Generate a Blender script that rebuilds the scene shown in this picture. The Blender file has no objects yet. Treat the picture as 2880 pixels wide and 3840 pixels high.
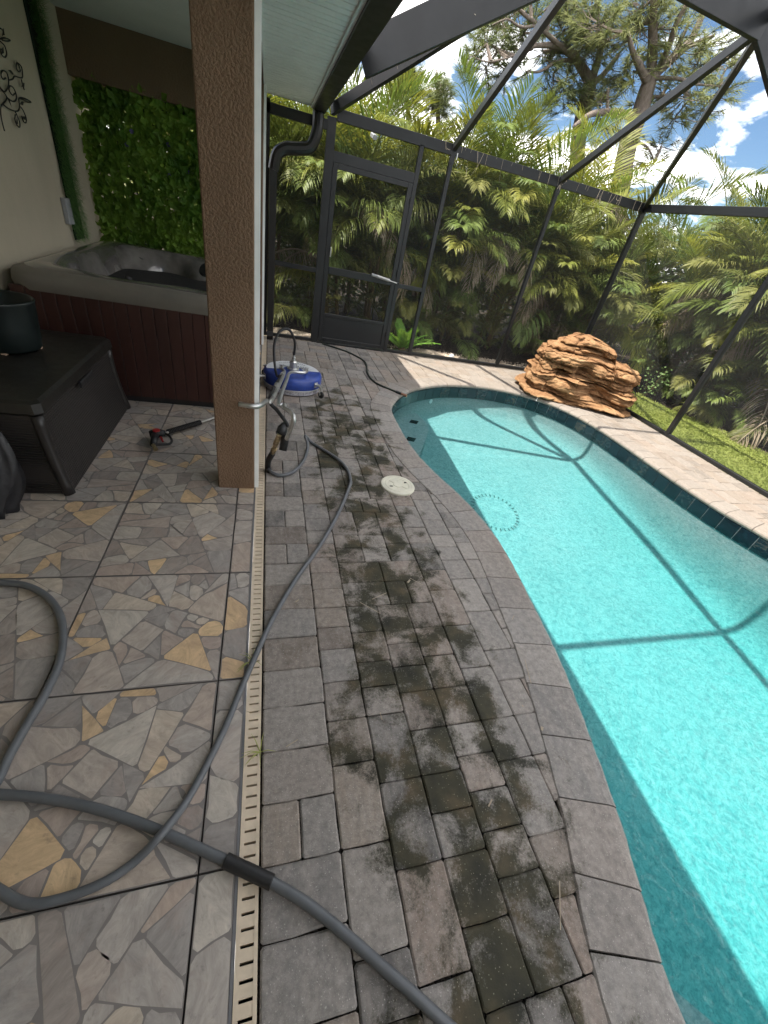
import bpy, math, random
from mathutils import Vector, Matrix, noise as mnoise
PI = math.pi
rnd = random.Random(7)
S = bpy.context.scene
COL = S.collection

# ------------------------------------------------------------------ camera
F_PX, IW, IH = 1499.0, 2880.0, 3840.0
CAM_H = 1.58
def _n(v): return v.normalized()
_D = _n(Vector((1008 - IW/2, 733 - IH/2, F_PX)))           # vanishing point of the drain line (world +Y)
_N = Vector((955 - IW/2, 3990 - IH/2, F_PX))               # vanishing point of the posts (world -Z)
_N = _n(_N - _N.dot(_D) * _D)
_Z = -_N
_X = _D.cross(_Z)
RW = Matrix((_X, _D, _Z))                                  # camera (x right, y down, z forward) -> world
EYE = Vector((0, 0, CAM_H))
cam_d = bpy.data.cameras.new('camera'); cam = bpy.data.objects.new('camera', cam_d); COL.objects.link(cam)
cam_d.sensor_fit = 'HORIZONTAL'; cam_d.sensor_width = 36.0; cam_d.lens = 36.0 * F_PX / IW
cam_d.clip_start = 0.05; cam_d.clip_end = 2000
cam.matrix_world = Matrix.Translation(EYE) @ (RW @ Matrix.Diagonal((1, -1, -1))).to_4x4()
S.camera = cam

# ------------------------------------------------------------------ sky, sun, exposure
SUN_DIR = _n(Vector((-0.47, 0.02, 1.0)))                   # towards the sun: high, from the house side
W = bpy.data.worlds.new('World'); S.world = W; W.use_nodes = True
wt = W.node_tree; wt.nodes.clear()
def wn(t): return wt.nodes.new(t)
sky = wn('ShaderNodeTexSky'); sky.sky_type = 'NISHITA'; sky.sun_disc = False
sky.sun_elevation = math.asin(SUN_DIR.z); sky.sun_rotation = math.atan2(SUN_DIR.x, SUN_DIR.y)
sky.air_density = 1.0; sky.dust_density = 0.3; sky.ozone_density = 3.5
tc = wn('ShaderNodeTexCoord'); sx = wn('ShaderNodeSeparateXYZ'); wt.links.new(tc.outputs['Generated'], sx.inputs[0])
def wm(op, a, b=None, c=None):
    m = wn('ShaderNodeMath'); m.operation = op
    for i, v in enumerate((a, b, c)):
        if v is None: continue
        if isinstance(v, (int, float)): m.inputs[i].default_value = v
        else: wt.links.new(v, m.inputs[i])
    return m.outputs[0]
zz = wm('ADD', wm('MAXIMUM', sx.outputs[2], 0.0), 0.22)
cx_ = wn('ShaderNodeCombineXYZ'); wt.links.new(wm('DIVIDE', sx.outputs[0], zz), cx_.inputs[0]); wt.links.new(wm('DIVIDE', sx.outputs[1], zz), cx_.inputs[1])
cn = wn('ShaderNodeTexNoise'); cn.inputs['Scale'].default_value = 1.9; cn.inputs['Detail'].default_value = 8; cn.inputs['Roughness'].default_value = 0.56
cn.inputs['Distortion'].default_value = 0.25
mp = wn('ShaderNodeMapping'); mp.inputs['Location'].default_value = (3.4, 1.7, 0); wt.links.new(cx_.outputs[0], mp.inputs[0]); wt.links.new(mp.outputs[0], cn.inputs['Vector'])
cr = wn('ShaderNodeValToRGB'); cr.color_ramp.elements[0].position = 0.475; cr.color_ramp.elements[1].position = 0.575
cr.color_ramp.elements[0].color = (0, 0, 0, 1); cr.color_ramp.elements[1].color = (1, 1, 1, 1)
wt.links.new(cn.outputs['Fac'], cr.inputs[0])
hs = wn('ShaderNodeHueSaturation'); hs.inputs['Saturation'].default_value = 1.08; hs.inputs['Value'].default_value = 0.215; wt.links.new(sky.outputs[0], hs.inputs['Color'])
cmix = wn('ShaderNodeMixRGB'); wt.links.new(cr.outputs[0], cmix.inputs[0]); wt.links.new(hs.outputs[0], cmix.inputs[1])
cn2 = wn('ShaderNodeTexNoise'); cn2.inputs['Scale'].default_value = 5.0; cn2.inputs['Detail'].default_value = 6; wt.links.new(mp.outputs[0], cn2.inputs['Vector'])
cr2 = wn('ShaderNodeValToRGB'); cr2.color_ramp.elements[0].position = 0.34; cr2.color_ramp.elements[1].position = 0.6
cr2.color_ramp.elements[0].color = (0.46, 0.45, 0.45, 1); cr2.color_ramp.elements[1].color = (1, 0.975, 0.94, 1); wt.links.new(cn2.outputs['Fac'], cr2.inputs[0])
cs = wn('ShaderNodeVectorMath'); cs.operation = 'SCALE'; cs.inputs['Scale'].default_value = 8.5; wt.links.new(cr2.outputs[0], cs.inputs[0])
wt.links.new(cs.outputs[0], cmix.inputs[2])
bg = wn('ShaderNodeBackground'); bg.inputs['Strength'].default_value = 0.15
wt.links.new(cmix.outputs[0], bg.inputs[0])
wo = wn('ShaderNodeOutputWorld'); wt.links.new(bg.outputs[0], wo.inputs[0])
sun_d = bpy.data.lights.new('sun', 'SUN'); sun_d.energy = 2.0; sun_d.angle = math.radians(0.55); sun_d.color = (1.0, 0.95, 0.86)
sun = bpy.data.objects.new('sun', sun_d); COL.objects.link(sun)
sun.rotation_euler = SUN_DIR.to_track_quat('Z', 'Y').to_euler(); sun.location = SUN_DIR * 30
S.view_settings.view_transform = 'Standard'; S.view_settings.look = 'None'; S.view_settings.gamma = 1
S.view_settings.exposure = 2.45
S.view_settings.use_curve_mapping = False
S.render.engine = 'CYCLES'
S.cycles.use_denoising = True
S.cycles.max_bounces = 8; S.cycles.diffuse_bounces = 4; S.cycles.glossy_bounces = 4; S.cycles.transmission_bounces = 4
S.cycles.transparent_max_bounces = 24
S.cycles.sample_clamp_indirect = 8

# ------------------------------------------------------------------ measuring: pixel of the photograph -> point in the place
def ray(px, py): return RW @ Vector((px - IW/2, py - IH/2, F_PX))
def Pz(px, py, z=0.0): d = ray(px, py); return EYE + d * ((z - EYE.z) / d.z)
def Py(px, py, y): d = ray(px, py); return EYE + d * (y / d.y)
def Px(px, py, x): d = ray(px, py); return EYE + d * (x / d.x)
RWT = RW.transposed()
def proj(w):
    c = RWT @ (Vector(w) - EYE)
    return (IW/2 + F_PX*c.x/c.z, IH/2 + F_PX*c.y/c.z) if c.z > 0.05 else (None, None)

# ------------------------------------------------------------------ mesh helpers
class MB:
    def __init__(s): s.v = []; s.f = []; s.a = []; s.cur = 0.5
    def add(s, vs, fs, a=None):
        o = len(s.v); s.v.extend([tuple(v) for v in vs])
        a = s.cur if a is None else a
        for f in fs: s.f.append(tuple(i + o for i in f)); s.a.append(a)
    def box(s, lo, hi, a=None):
        x0, y0, z0 = lo; x1, y1, z1 = hi
        s.add([(x0,y0,z0),(x1,y0,z0),(x1,y1,z0),(x0,y1,z0),(x0,y0,z1),(x1,y0,z1),(x1,y1,z1),(x0,y1,z1)],
              [(0,3,2,1),(4,5,6,7),(0,1,5,4),(1,2,6,5),(2,3,7,6),(3,0,4,7)], a)
    def bar(s, p, q, w, h, up=Vector((0,0,1)), a=None, bev=0.0):
        p = Vector(p); q = Vector(q); t = _n(q - p); sd = t.cross(up)
        if sd.length < 1e-4: sd = t.cross(Vector((0,1,0)))
        sd.normalize(); u = sd.cross(t)
        if bev:
            b = bev; prof = [(-w/2+b,-h/2),(w/2-b,-h/2),(w/2,-h/2+b),(w/2,h/2-b),(w/2-b,h/2),(-w/2+b,h/2),(-w/2,h/2-b),(-w/2,-h/2+b)]
        else: prof = [(-w/2,-h/2),(w/2,-h/2),(w/2,h/2),(-w/2,h/2)]
        n = len(prof); vs = [c + sd*x + u*y for c in (p, q) for x, y in prof]
        s.add(vs, [(i, (i+1)%n, n+(i+1)%n, n+i) for i in range(n)] + [tuple(range(n))[::-1], tuple(range(n, 2*n))], a)
    def tube(s, pts, r, n=8, caps=True, a=None):
        pts = [Vector(p) for p in pts]; m = len(pts)
        rs = r if isinstance(r, (list, tuple)) else [r]*m
        t0 = _n(pts[1]-pts[0]); u = t0.cross(Vector((0,0,1)))
        if u.length < 1e-3: u = t0.cross(Vector((0,1,0)))
        u.normalize(); vs = []
        for i in range(m):
            t = _n(pts[min(i+1,m-1)] - pts[max(i-1,0)]); u = u - t*u.dot(t)
            if u.length < 1e-5: u = t.orthogonal()
            u.normalize(); w = t.cross(u)
            for k in range(n):
                an = 2*PI*k/n; vs.append(pts[i] + (u*math.cos(an) + w*math.sin(an))*rs[i])
        fs = [(i*n+k, i*n+(k+1)%n, (i+1)*n+(k+1)%n, (i+1)*n+k) for i in range(m-1) for k in range(n)]
        if caps: fs += [tuple(range(n))[::-1], tuple(range((m-1)*n, m*n))]
        s.add(vs, fs, a)
    def lathe(s, prof, c=(0,0,0), n=32, a=None, cap0=False, cap1=False, axis=None):
        c = Vector(c); vs = []
        M = axis.to_track_quat('Z', 'Y').to_matrix() if axis is not None else Matrix.Identity(3)
        for r, z in prof:
            for k in range(n): vs.append(c + M @ Vector((r*math.cos(2*PI*k/n), r*math.sin(2*PI*k/n), z)))
        m = len(prof); fs = [(i*n+k, i*n+(k+1)%n, (i+1)*n+(k+1)%n, (i+1)*n+k) for i in range(m-1) for k in range(n)]
        if cap0: fs.append(tuple(range(n))[::-1])
        if cap1: fs.append(tuple(range((m-1)*n, m*n)))
        s.add(vs, fs, a)
    def prism(s, poly, z0, z1, a=None):
        if sum(poly[i-1][0]*poly[i][1]-poly[i][0]*poly[i-1][1] for i in range(len(poly))) < 0: poly = list(poly)[::-1]
        n = len(poly); vs = [(p[0],p[1],z0) for p in poly] + [(p[0],p[1],z1) for p in poly]
        s.add(vs, [tuple(range(n))[::-1], tuple(range(n,2*n))] + [(i,(i+1)%n,n+(i+1)%n,n+i) for i in range(n)], a)
    def mesh(s, name, smooth=False):
        me = bpy.data.meshes.new(name); me.from_pydata(s.v, [], s.f)
        if len(set(s.a)) > 1 or s.a and s.a[0] != 0.5:
            at = me.attributes.new('tone', 'FLOAT', 'FACE'); at.data.foreach_set('value', s.a)
        if smooth: me.polygons.foreach_set('use_smooth', [True]*len(me.polygons))
        me.update(); return me
    def build(s, name, m, parent=None, smooth=False, **kw):
        return obj(name, s.mesh(name, smooth), m, parent, **kw)
def obj(name, me, m, parent=None, loc=None, rot=None, scale=None, label=None, cat=None, group=None, kind=None):
    o = bpy.data.objects.new(name, me); COL.objects.link(o)
    if me is not None and m is not None and not me.materials: me.materials.append(m)
    if parent is not None:
        o.parent = parent
        if loc is None: o.matrix_parent_inverse = Matrix.Translation(-parent.location)
    if loc is not None: o.location = loc
    if rot is not None: o.rotation_euler = rot
    if scale is not None: o.scale = scale if not isinstance(scale, (int, float)) else (scale,)*3
    tag(o, label, cat, group, kind); return o
def tag(o, label=None, cat=None, group=None, kind=None):
    if label: o['label'] = label
    if cat: o['category'] = cat
    if group: o['group'] = group
    if kind: o['kind'] = kind
    return o
def thing(name, label, cat, loc=(0,0,0), group=None, kind=None):
    o = bpy.data.objects.new(name, None); COL.objects.link(o); o.location = Vector(loc); o.empty_display_size = 0.1
    return tag(o, label, cat, group, kind)
def catmull(pts, per=8, closed=False):
    pts = [Vector(p) for p in pts]; n = len(pts); out = []
    rng = range(n) if closed else range(n-1)
    for i in rng:
        g = (lambda k: pts[k % n]) if closed else (lambda k: pts[max(0, min(n-1, k))])
        p0, p1, p2, p3 = g(i-1), g(i), g(i+1), g(i+2)
        for k in range(per):
            t = k/per; out.append(0.5*((2*p1) + (p2-p0)*t + (2*p0-5*p1+4*p2-p3)*t*t + (3*p1-p0-3*p2+p3)*t**3))
    if not closed: out.append(pts[-1])
    return out

# ------------------------------------------------------------------ material helpers
class NT:
    def __init__(s, name):
        s.m = bpy.data.materials.new(name); s.m.use_nodes = True; s.t = s.m.node_tree; s.t.nodes.clear()
        s.out = s.n('ShaderNodeOutputMaterial')
    def n(s, t, **kw):
        nd = s.t.nodes.new(t)
        for k, v in kw.items(): setattr(nd, k, v)
        return nd
    def l(s, a, b): s.t.links.new(a, b)
    def put(s, sock, v):
        if v is None: return
        if hasattr(v, 'is_linked') or hasattr(v, 'links'): s.l(v, sock)
        elif isinstance(v, (tuple, list)) and len(v) == 3 and sock.type == 'RGBA': sock.default_value = (*v, 1)
        else: sock.default_value = v
    def pos(s): return s.n('ShaderNodeNewGeometry').outputs['Position']
    def objco(s): return s.n('ShaderNodeTexCoord').outputs['Object']
    def map(s, v, scale=(1,1,1), loc=(0,0,0), rot=(0,0,0)):
        m = s.n('ShaderNodeMapping'); s.l(v, m.inputs[0]); m.inputs['Scale'].default_value = scale; m.inputs['Location'].default_value = loc; m.inputs['Rotation'].default_value = rot
        return m.outputs[0]
    def noise(s, v, scale, detail=4, rough=0.55, dist=0.0):
        n = s.n('ShaderNodeTexNoise'); s.l(v, n.inputs['Vector']); n.inputs['Scale'].default_value = scale; n.inputs['Detail'].default_value = detail
        n.inputs['Roughness'].default_value = rough; n.inputs['Distortion'].default_value = dist; return n.outputs['Fac']
    def voro(s, v, scale, feature='F1', out='Distance', rand=1.0):
        n = s.n('ShaderNodeTexVoronoi', feature=feature); s.l(v, n.inputs['Vector']); n.inputs['Scale'].default_value = scale
        n.inputs['Randomness'].default_value = rand; return n.outputs[out]
    def ramp(s, f, stops, interp='LINEAR'):
        r = s.n('ShaderNodeValToRGB'); e = r.color_ramp; e.interpolation = interp
        while len(e.elements) > 1: e.elements.remove(e.elements[-1])
        for i, (p, c) in enumerate(stops):
            el = e.elements[0] if i == 0 else e.elements.new(p)
            el.position = p; el.color = (*c, 1) if isinstance(c, (tuple, list)) else (c, c, c, 1)
        s.put(r.inputs[0], f); return r.outputs[0]
    def math(s, op, a, b=None, c=None, clamp=False):
        m = s.n('ShaderNodeMath', operation=op, use_clamp=clamp)
        for i, v in enumerate((a, b, c)): s.put(m.inputs[i], v)
        return m.outputs[0]
    def mix(s, f, a, b, blend='MIX'):
        m = s.n('ShaderNodeMixRGB', blend_type=blend); s.put(m.inputs[0], f); s.put(m.inputs[1], a); s.put(m.inputs[2], b); return m.outputs[0]
    def attr(s, name='tone'): return s.n('ShaderNodeAttribute', attribute_name=name).outputs['Fac']
    def orand(s): return s.n('ShaderNodeObjectInfo').outputs['Random']
    def bump(s, h, strength=0.5, dist=0.01, normal=None):
        b = s.n('ShaderNodeBump'); s.put(b.inputs['Height'], h); b.inputs['Strength'].default_value = strength; b.inputs['Distance'].default_value = dist
        if normal is not None: s.l(normal, b.inputs['Normal'])
        return b.outputs[0]
    def bsdf(s, color, rough=0.6, metal=0.0, normal=None, spec=None, trans=None, alpha=None, sss=None, coat=None):
        b = s.n('ShaderNodeBsdfPrincipled'); s.put(b.inputs['Base Color'], color); s.put(b.inputs['Roughness'], rough); b.inputs['Metallic'].default_value = metal
        if normal is not None: s.l(normal, b.inputs['Normal'])
        if spec is not None: s.put(b.inputs['Specular IOR Level'], spec)
        if alpha is not None: s.put(b.inputs['Alpha'], alpha)
        if coat is not None: b.inputs['Coat Weight'].default_value = coat
        return b.outputs[0]
    def done(s, sh, vol=None):
        s.l(sh, s.out.inputs['Surface'])
        if vol is not None: s.l(vol, s.out.inputs['Volume'])
        return s.m
def simple(name, col, rough=0.5, metal=0.0, var=0.25, scale=8.0, bump=0.0, bscale=60.0, bdist=0.004, spec=None, coat=None, streak=False):
    t = NT(name); p = t.pos()
    n = t.noise(t.map(p, (1,1,0.25)) if streak else p, scale, 5, 0.6)
    lo = tuple(c*(1-var) for c in col); hi = tuple(min(1, c*(1+var)) for c in col)
    c = t.ramp(n, [(0.3, lo), (0.7, hi)])
    r = t.math('MULTIPLY_ADD', t.noise(p, scale*2.3, 3), 0.25, rough-0.12, clamp=True)
    nm = t.bump(t.noise(p, bscale, 4), bump, bdist) if bump else None
    return t.done(t.bsdf(c, r, metal, nm, spec, coat=coat))

# ------------------------------------------------------------------ materials
def m_paver(name='paver_concrete', coping=False):
    t = NT(name); p = t.pos(); a = t.attr('tone')
    base = t.ramp(a, [(0.0,(0.122,0.116,0.111)),(0.22,(0.20,0.189,0.179)),(0.42,(0.255,0.24,0.224)),(0.6,(0.235,0.19,0.16)),(0.72,(0.29,0.271,0.25)),(0.86,(0.162,0.138,0.121)),(1.0,(0.26,0.223,0.188))])
    if coping: base = t.mix(0.5, base, (0.245,0.235,0.225))
    # blended colour inside one stone
    streak = t.noise(t.map(p,(9,3,3),rot=(0,0,0.5)), 2.2, 5, 0.6)
    base = t.mix(t.ramp(streak,[(0.38,0.0),(0.66,0.55)]), base, (0.31,0.285,0.258))
    base = t.mix(0.5, base, t.ramp(t.noise(p, 40, 6, 0.75), [(0.28,(0.30,0.29,0.28)),(0.72,(1.6,1.55,1.5))]), 'MULTIPLY')
    # aggregate flecks
    fl = t.voro(p, 150.0, out='Distance'); fr = t.voro(p, 150.0, out='Color')
    flm = t.math('MULTIPLY', t.math('LESS_THAN', fl, 0.23), t.math('GREATER_THAN', fr, 0.70))
    base = t.mix(t.math('MULTIPLY', flm, 0.6), base, (0.48,0.45,0.41))
    fl2 = t.math('LESS_THAN', t.voro(p, 210.0), 0.18)
    base = t.mix(t.math('MULTIPLY', fl2, 0.35), base, (0.5,0.48,0.45))
    # algae staining: a band along the deck away from the cleaned strip by the drain, broken into patches
    sx = t.n('ShaderNodeSeparateXYZ'); t.l(p, sx.inputs[0]); x = sx.outputs[0]; y = sx.outputs[1]
    cen = t.math('MULTIPLY_ADD', y, 0.02, 0.66)
    wob = t.math('MULTIPLY_ADD', t.noise(p, 1.6, 2), 0.5, -0.25)
    dist = t.math('ABSOLUTE', t.math('SUBTRACT', t.math('ADD', x, wob), cen))
    band = t.ramp(dist, [(0.0,1.0),(0.26,0.9),(0.42,0.35),(0.56,0.0)])
    yfade = t.ramp(t.math('DIVIDE', y, 7.0), [(0.0,1.0),(0.52,1.0),(0.66,0.35),(0.78,0.15)])
    band = t.math('MULTIPLY', band, yfade)
    patch = t.noise(p, 5.2, 5, 0.62, 0.4)
    st = t.math('ADD', t.math('MULTIPLY_ADD', patch, 2.0, -0.5), t.math('MULTIPLY_ADD', band, 0.58, -0.47))
    st = t.math('ADD', st, t.math('MULTIPLY_ADD', t.noise(p, 95, 6, 0.92), 0.85, -0.425))
    jit = t.math('MULTIPLY_ADD', t.math('FRACT', t.math('MULTIPLY', a, 7.3)), 0.20, -0.08)
    stm = t.ramp(t.math('ADD', st, jit), [(0.43,0.0),(0.68,0.95)])
    scol = t.ramp(t.noise(p, 7, 4), [(0.34,(0.017,0.018,0.012)),(0.52,(0.038,0.036,0.020)),(0.68,(0.082,0.062,0.034))])
    base = t.mix(stm, base, t.mix(t.math('MULTIPLY', flm, 0.4), scol, (0.34,0.31,0.24)))
    # patches of dry brownish dirt on the far sunny side
    d2 = t.ramp(t.noise(t.map(p,(1,1,1),(4,2,0)), 3.2, 6, 0.7), [(0.55,0.0),(0.70,0.5)])
    far = t.ramp(t.math('DIVIDE', x, 6.0), [(0.22,0.0),(0.34,1.0)])
    base = t.mix(t.math('MULTIPLY', d2, far), base, (0.16,0.12,0.075))
    base = t.mix(t.math('MULTIPLY', far, 0.45), base, (0.215,0.17,0.128))  # tan tint: sunlit tone put into the colour, apart from the shaded pavers
    h = t.math('ADD', t.noise(p, 130, 5, 0.7), t.math('MULTIPLY', t.noise(p, 14, 4), 1.5))
    return t.done(t.bsdf(base, t.ramp(stm, [(0,0.86),(1,0.78)]), 0, t.bump(h, 0.55, 0.004), 0.25))
def m_tileprint():
    t = NT('flagstone_porcelain'); p = t.objco(); a = t.attr('tone')
    rp = t.n('ShaderNodeObjectInfo')
    col = t.ramp(a, [(0.0,(0.27,0.247,0.232)),(0.16,(0.335,0.31,0.29)),(0.30,(0.41,0.372,0.335)),(0.44,(0.28,0.244,0.222)),(0.56,(0.46,0.42,0.37)),(0.68,(0.35,0.285,0.25)),(0.80,(0.49,0.43,0.355)),(0.86,(0.52,0.375,0.23)),(1.0,(0.60,0.44,0.27))])
    vv = t.n('ShaderNodeVectorMath', operation='ADD'); t.l(p, vv.inputs[0])
    cmb = t.n('ShaderNodeCombineXYZ'); t.put(cmb.inputs[0], t.math('MULTIPLY', a, 37.0)); t.put(cmb.inputs[1], t.math('MULTIPLY', rp.outputs['Random'], 11.0)); t.l(cmb.outputs[0], vv.inputs[1])
    rr = t.n('ShaderNodeVectorRotate', rotation_type='Z_AXIS'); t.l(vv.outputs[0], rr.inputs['Vector']); t.put(rr.inputs['Angle'], t.math('MULTIPLY', a, 19.0))
    q = rr.outputs[0]
    v1 = t.noise(t.map(q,(5,11,1)), 2.2, 8, 0.74, 0.8)
    col = t.mix(0.85, col, t.ramp(v1, [(0.28,(0.62,0.61,0.6)),(0.5,(1.0,0.99,0.97)),(0.74,(1.42,1.39,1.34))]), 'MULTIPLY')
    v2 = t.noise(q, 26, 7, 0.72)
    col = t.mix(t.ramp(v2, [(0.58,0.0),(0.72,0.5)]), col, (0.10,0.09,0.085))
    v3 = t.noise(q, 6, 4, 0.6, 1.0)
    col = t.mix(t.ramp(v3, [(0.52,0.0),(0.72,0.35)]), col, (0.34,0.24,0.19))
    grout = t.math('LESS_THAN', a, -0.5)
    col = t.mix(grout, col, (0.20,0.182,0.17))
    h = t.math('ADD', v1, t.math('MULTIPLY', v2, 0.5))
    return t.done(t.bsdf(col, t.math('MULTIPLY_ADD', v2, 0.2, 0.30), 0, t.bump(h, 0.25, 0.003), 0.4))
def m_stucco(name, col, sc=34.0, st=0.9, var=0.18):
    t = NT(name); p = t.pos()
    n1 = t.noise(p, sc, 3, 0.5); n2 = t.noise(p, sc*3.2, 3, 0.5)
    h = t.math('ADD', t.ramp(n1, [(0.40,0.0),(0.56,1.0)]), t.math('MULTIPLY', n2, 0.35))
    v = t.noise(t.map(p,(1,1,0.35)), 2.4, 5, 0.6)
    c = t.ramp(v, [(0.3, tuple(k*(1-var) for k in col)), (0.7, tuple(k*(1+var) for k in col))])
    c = t.mix(t.math('MULTIPLY', t.ramp(n1, [(0.3,1.0),(0.45,0.0)]), 0.10), c, tuple(k*0.75 for k in col))
    return t.done(t.bsdf(c, 0.85, 0, t.bump(h, st, 0.012), 0.25))
def m_water():
    t = NT('pool_water'); p = t.pos()
    w1 = t.noise(p, 17.0, 3, 0.55, 1.2); w2 = t.noise(t.map(p,(1,2.2,1),rot=(0,0,0.5)), 9.0, 2, 0.5, 0.8); w3 = t.noise(p, 46.0, 2, 0.5, 0.6)
    h = t.math('ADD', t.math('ADD', w1, w2), t.math('MULTIPLY', w3, 0.25))
    nm = t.bump(h, 0.22, 0.018)
    # caustic light and dark painted into the transparent tint by a ripple noise
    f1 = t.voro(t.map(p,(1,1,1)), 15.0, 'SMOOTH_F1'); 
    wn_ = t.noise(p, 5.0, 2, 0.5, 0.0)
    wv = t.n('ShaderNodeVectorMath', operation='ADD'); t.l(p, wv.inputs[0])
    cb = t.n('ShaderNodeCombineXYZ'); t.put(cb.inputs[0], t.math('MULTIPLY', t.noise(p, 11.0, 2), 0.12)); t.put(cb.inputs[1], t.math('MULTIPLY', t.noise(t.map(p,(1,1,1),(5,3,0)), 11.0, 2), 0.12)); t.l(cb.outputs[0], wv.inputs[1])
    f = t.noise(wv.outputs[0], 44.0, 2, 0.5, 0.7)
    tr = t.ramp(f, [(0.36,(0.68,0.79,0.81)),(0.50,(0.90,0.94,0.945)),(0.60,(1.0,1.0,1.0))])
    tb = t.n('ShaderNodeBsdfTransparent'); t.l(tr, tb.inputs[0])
    gl = t.n('ShaderNodeBsdfGlossy'); gl.inputs['Roughness'].default_value = 0.03; t.l(nm, gl.inputs['Normal'])
    fr = t.n('ShaderNodeFresnel'); fr.inputs['IOR'].default_value = 1.33; t.l(nm, fr.inputs['Normal'])
    ms = t.n('ShaderNodeMixShader'); t.l(fr.outputs[0], ms.inputs[0]); t.l(tb.outputs[0], ms.inputs[1]); t.l(gl.outputs[0], ms.inputs[2])
    va = t.n('ShaderNodeVolumeAbsorption'); va.inputs['Color'].default_value = (0.30,0.985,0.98,1); va.inputs['Density'].default_value = 0.85
    return t.done(ms.outputs[0], va.outputs[0])
def m_plaster():
    t = NT('pool_plaster'); p = t.pos()
    sp = t.math('LESS_THAN', t.voro(p, 62.0), 0.24); sp2 = t.noise(p, 48, 4, 0.75, 1.0)
    c = t.ramp(sp2, [(0.30,(0.18,0.215,0.225)),(0.52,(0.265,0.292,0.296)),(0.7,(0.325,0.345,0.345))])
    c = t.mix(t.math('MULTIPLY', sp, 0.5), c, (0.14,0.20,0.21))
    c = t.mix(t.ramp(t.noise(p, 1.3, 3), [(0.4,0.0),(0.7,0.18)]), c, (0.30,0.40,0.42))
    return t.done(t.bsdf(c, 0.8, 0, None, 0.1))
def m_screen():
    t = NT('insect_screen_mesh')
    lw = t.n('ShaderNodeLayerWeight'); lw.inputs[0].default_value = 0.5
    fac = t.ramp(lw.outputs['Facing'], [(0.0,0.12),(0.6,0.14),(0.85,0.28),(0.97,0.6)])
    d = t.n('ShaderNodeBsdfDiffuse'); d.inputs[0].default_value = (0.11,0.11,0.108,1)
    tb = t.n('ShaderNodeBsdfTransparent')
    ms = t.n('ShaderNodeMixShader'); t.l(fac, ms.inputs[0]); t.l(tb.outputs[0], ms.inputs[1]); t.l(d.outputs[0], ms.inputs[2])
    return t.done(ms.outputs[0])
def m_leaf(name, cols, rough=0.45, trans=0.35, tr_col=None, gray=0.0, bysec=None):
    t = NT(name); oi = t.orand(); p = t.objco()
    c = t.ramp(t.math('ADD', t.math('MULTIPLY', oi, 0.7), t.math('MULTIPLY', t.attr('tone'), 0.3)), [(i/(len(cols)-1), k) for i, k in enumerate(cols)])
    c = t.mix(t.ramp(t.noise(p, 2.2, 3), [(0.4,0.0),(0.75,0.5)]), c, tuple(min(1,k*1.35) for k in cols[-1]))
    b = t.bsdf(c, rough+0.12, 0, None, 0.3)
    tl = t.n('ShaderNodeBsdfTranslucent'); t.l(t.mix(0.5, c, tr_col or (0.16,0.22,0.03)), tl.inputs[0])
    ms = t.n('ShaderNodeMixShader'); ms.inputs[0].default_value = trans; t.l(b, ms.inputs[1]); t.l(tl.outputs[0], ms.inputs[2])
    return t.done(ms.outputs[0])
def m_rock():
    t = NT('sandstone'); p = t.pos()
    st = t.noise(t.map(p,(2,2,20)), 1.4, 6, 0.65, 0.4)
    c = t.ramp(st, [(0.28,(0.12,0.062,0.034)),(0.45,(0.28,0.155,0.075)),(0.60,(0.37,0.222,0.115)),(0.78,(0.46,0.31,0.185))])
    c = t.mix(t.ramp(t.noise(p, 4, 4), [(0.45,0.0),(0.7,0.55)]), c, (0.22,0.11,0.055))
    c = t.mix(0.6, c, t.ramp(t.noise(p, 38, 6, 0.7), [(0.3,(0.6,0.58,0.55)),(0.7,(1.35,1.35,1.35))]), 'MULTIPLY')
    h = t.math('ADD', t.math('MULTIPLY', st, 1.6), t.math('ADD', t.noise(p, 22, 6, 0.7), t.math('MULTIPLY', t.noise(p, 80, 4, 0.7), 0.4)))
    return t.done(t.bsdf(c, 0.9, 0, t.bump(h, 0.8, 0.022), 0.15))
def m_pooltile():
    t = NT('glazed_blue_tile'); p = t.pos(); a = t.attr('tone')
    n = t.noise(t.map(p,(1,1,2.2)), 9, 6, 0.65, 1.6)
    c = t.ramp(t.math('ADD', n, t.math('MULTIPLY_ADD', a, 0.24, -0.12)), [(0.30,(0.003,0.004,0.007)),(0.45,(0.004,0.008,0.015)),(0.56,(0.007,0.015,0.021)),(0.64,(0.022,0.027,0.029)),(0.74,(0.05,0.038,0.029)),(0.84,(0.12,0.095,0.07))])
    return t.done(t.bsdf(c, 0.16, 0, t.bump(n, 0.2, 0.004), 0.6))
def m_bark(name, c0, c1, sc=7.0):
    t = NT(name); p = t.pos()
    n = t.noise(t.map(p,(3,3,0.8)), sc, 6, 0.7, 0.5)
    return t.done(t.bsdf(t.ramp(n, [(0.3,c0),(0.7,c1)]), 0.9, 0, t.bump(n, 0.9, 0.03), 0.1))
def m_gravel(name, cols, sc):
    t = NT(name); p = t.pos(); v = t.voro(p, sc, out='Color'); d = t.voro(p, sc)
    c = t.ramp(v, [(i/(len(cols)-1), k) for i, k in enumerate(cols)])
    c = t.mix(t.ramp(t.noise(p, 1.5, 4), [(0.4,0.0),(0.7,0.4)]), c, cols[0])
    return t.done(t.bsdf(c, 0.95, 0, t.bump(t.math('MULTIPLY', d, -1), 1.0, 0.03), 0.1))
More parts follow.
